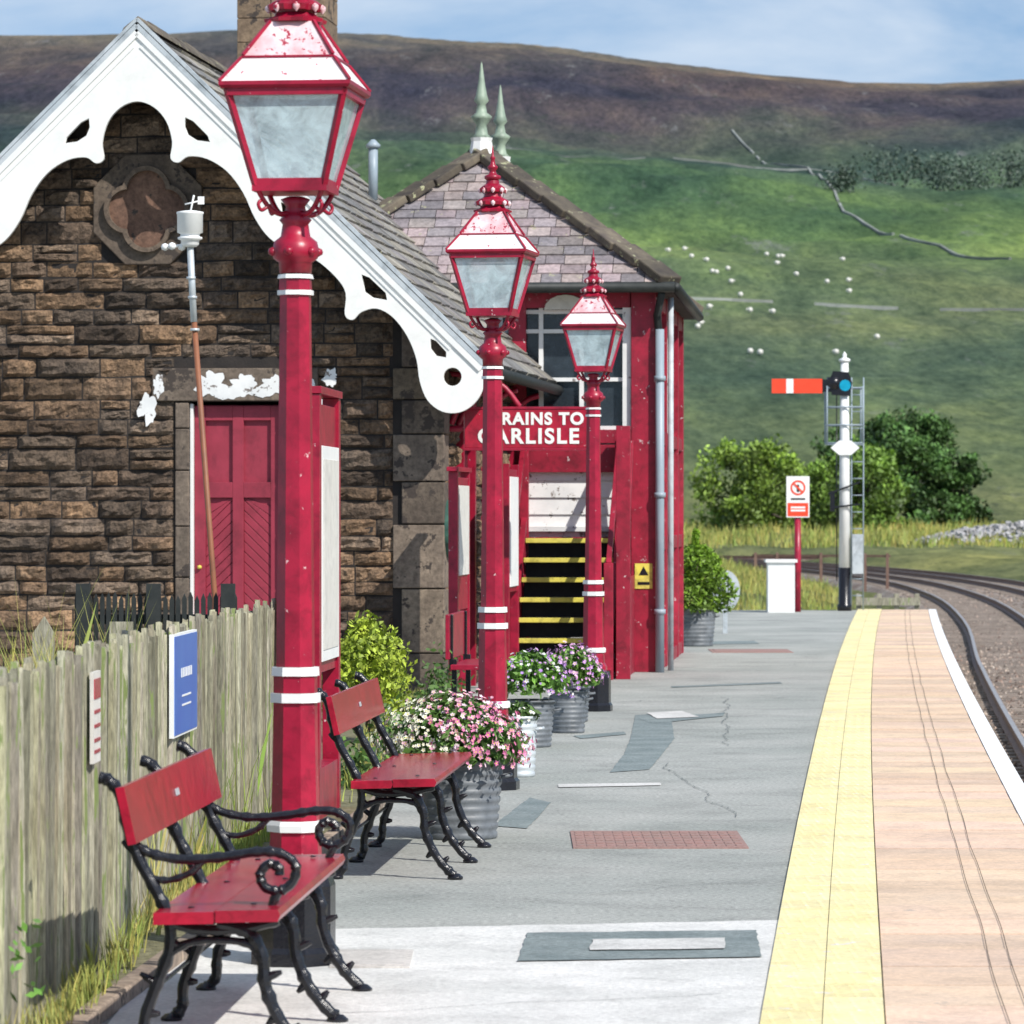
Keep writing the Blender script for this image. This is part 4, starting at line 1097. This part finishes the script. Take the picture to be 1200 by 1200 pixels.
f=MB('fence')
for x in(5.95,6.3,6.6,6.95): f.b2((x-.04,73.2,-1.1),(x+.04,73.3,.25))
f.b2((5.9,73.15,.05),(7.0,73.199,.18)); f.b2((5.9,73.15,-.25),(7.0,73.199,-.12)); f.build('trackside_timber_barrier')
f=MB('rail')
for i in range(7): 
    x=13.2-i*.75; y=150+i*.4; f.b2((x-.05,y,-1.2),(x+.05,y+.1,.2))
f.beam((13.3,150,.1),(8.6,152.5,.1),.05,.08)
f.build('trackside_posts')
f=MB('lead'); f.prism([(.20*math.cos(k*.2618),.33+.28*math.sin(k*.2618)) for k in range(24)],'y',0,.06); f.b2((-.03,.01,-.5),(.03,.05,.1)); f.build('points_disc',loc=(2.90,58,.25))

# ------------------------------------------------------------------ sky, sun, camera
w=bpy.data.worlds.new('World'); scene.world=w; w.use_nodes=True; nt=w.node_tree
bg=nt.nodes['Background']; bg.inputs[1].default_value=.085
EL,AZ=math.radians(43),math.radians(140)
sky=N(nt,'ShaderNodeTexSky'); sky.sky_type='NISHITA'; sky.sun_disc=False; sky.sun_elevation=EL; sky.sun_rotation=AZ; sky.air_density=1.2; sky.ozone_density=2.5; sky.dust_density=.6
tc=N(nt,'ShaderNodeTexCoord'); va=N(nt,'ShaderNodeVectorMath'); va.operation='ADD'; va.inputs[1].default_value=(0,0,.07)
vn=N(nt,'ShaderNodeVectorMath'); vn.operation='NORMALIZE'
nt.links.new(tc.outputs['Generated'],va.inputs[0]); nt.links.new(va.outputs[0],vn.inputs[0]); nt.links.new(vn.outputs[0],sky.inputs[0])
skc=mix(nt,1.0,sky.outputs[0],(1.0,1.18,1.42),'MULTIPLY')
mp=N(nt,'ShaderNodeMapping'); mp.inputs['Scale'].default_value=(5,5,18); mp.inputs['Location'].default_value=(.35,0,.3); nt.links.new(tc.outputs['Generated'],mp.inputs[0])
cn=noise_n(nt,mp.outputs[0],1.7,9,.55,.3)
cf=ramp(nt,cn,[(.40,0.05),(.62,.9)])
cc=mix(nt,cf,skc,(7.4,8.8,10.6)); nt.links.new(cc,bg.inputs[0])
sd=bpy.data.lights.new('sun','SUN'); sd.energy=5.0; sd.angle=math.radians(.5); sd.color=(1,.955,.89)
so_=bpy.data.objects.new('sun',sd); COL.objects.link(so_)
dirv=Vector((math.sin(AZ)*math.cos(EL),math.cos(AZ)*math.cos(EL),math.sin(EL)))
so_.rotation_euler=dirv.to_track_quat('Z','Y').to_euler()
cam=bpy.data.cameras.new('camera'); cam.lens=150; cam.sensor_width=36; cam.clip_start=.5; cam.clip_end=6000
cam.dof.use_dof=True; cam.dof.focus_distance=23; cam.dof.aperture_fstop=10
co_=bpy.data.objects.new('camera',cam); COL.objects.link(co_); co_.location=(0,0,1.65); co_.rotation_euler=(math.pi/2,0,0); scene.camera=co_
scene.view_settings.view_transform='Standard'; scene.view_settings.look='None'; scene.view_settings.exposure=0
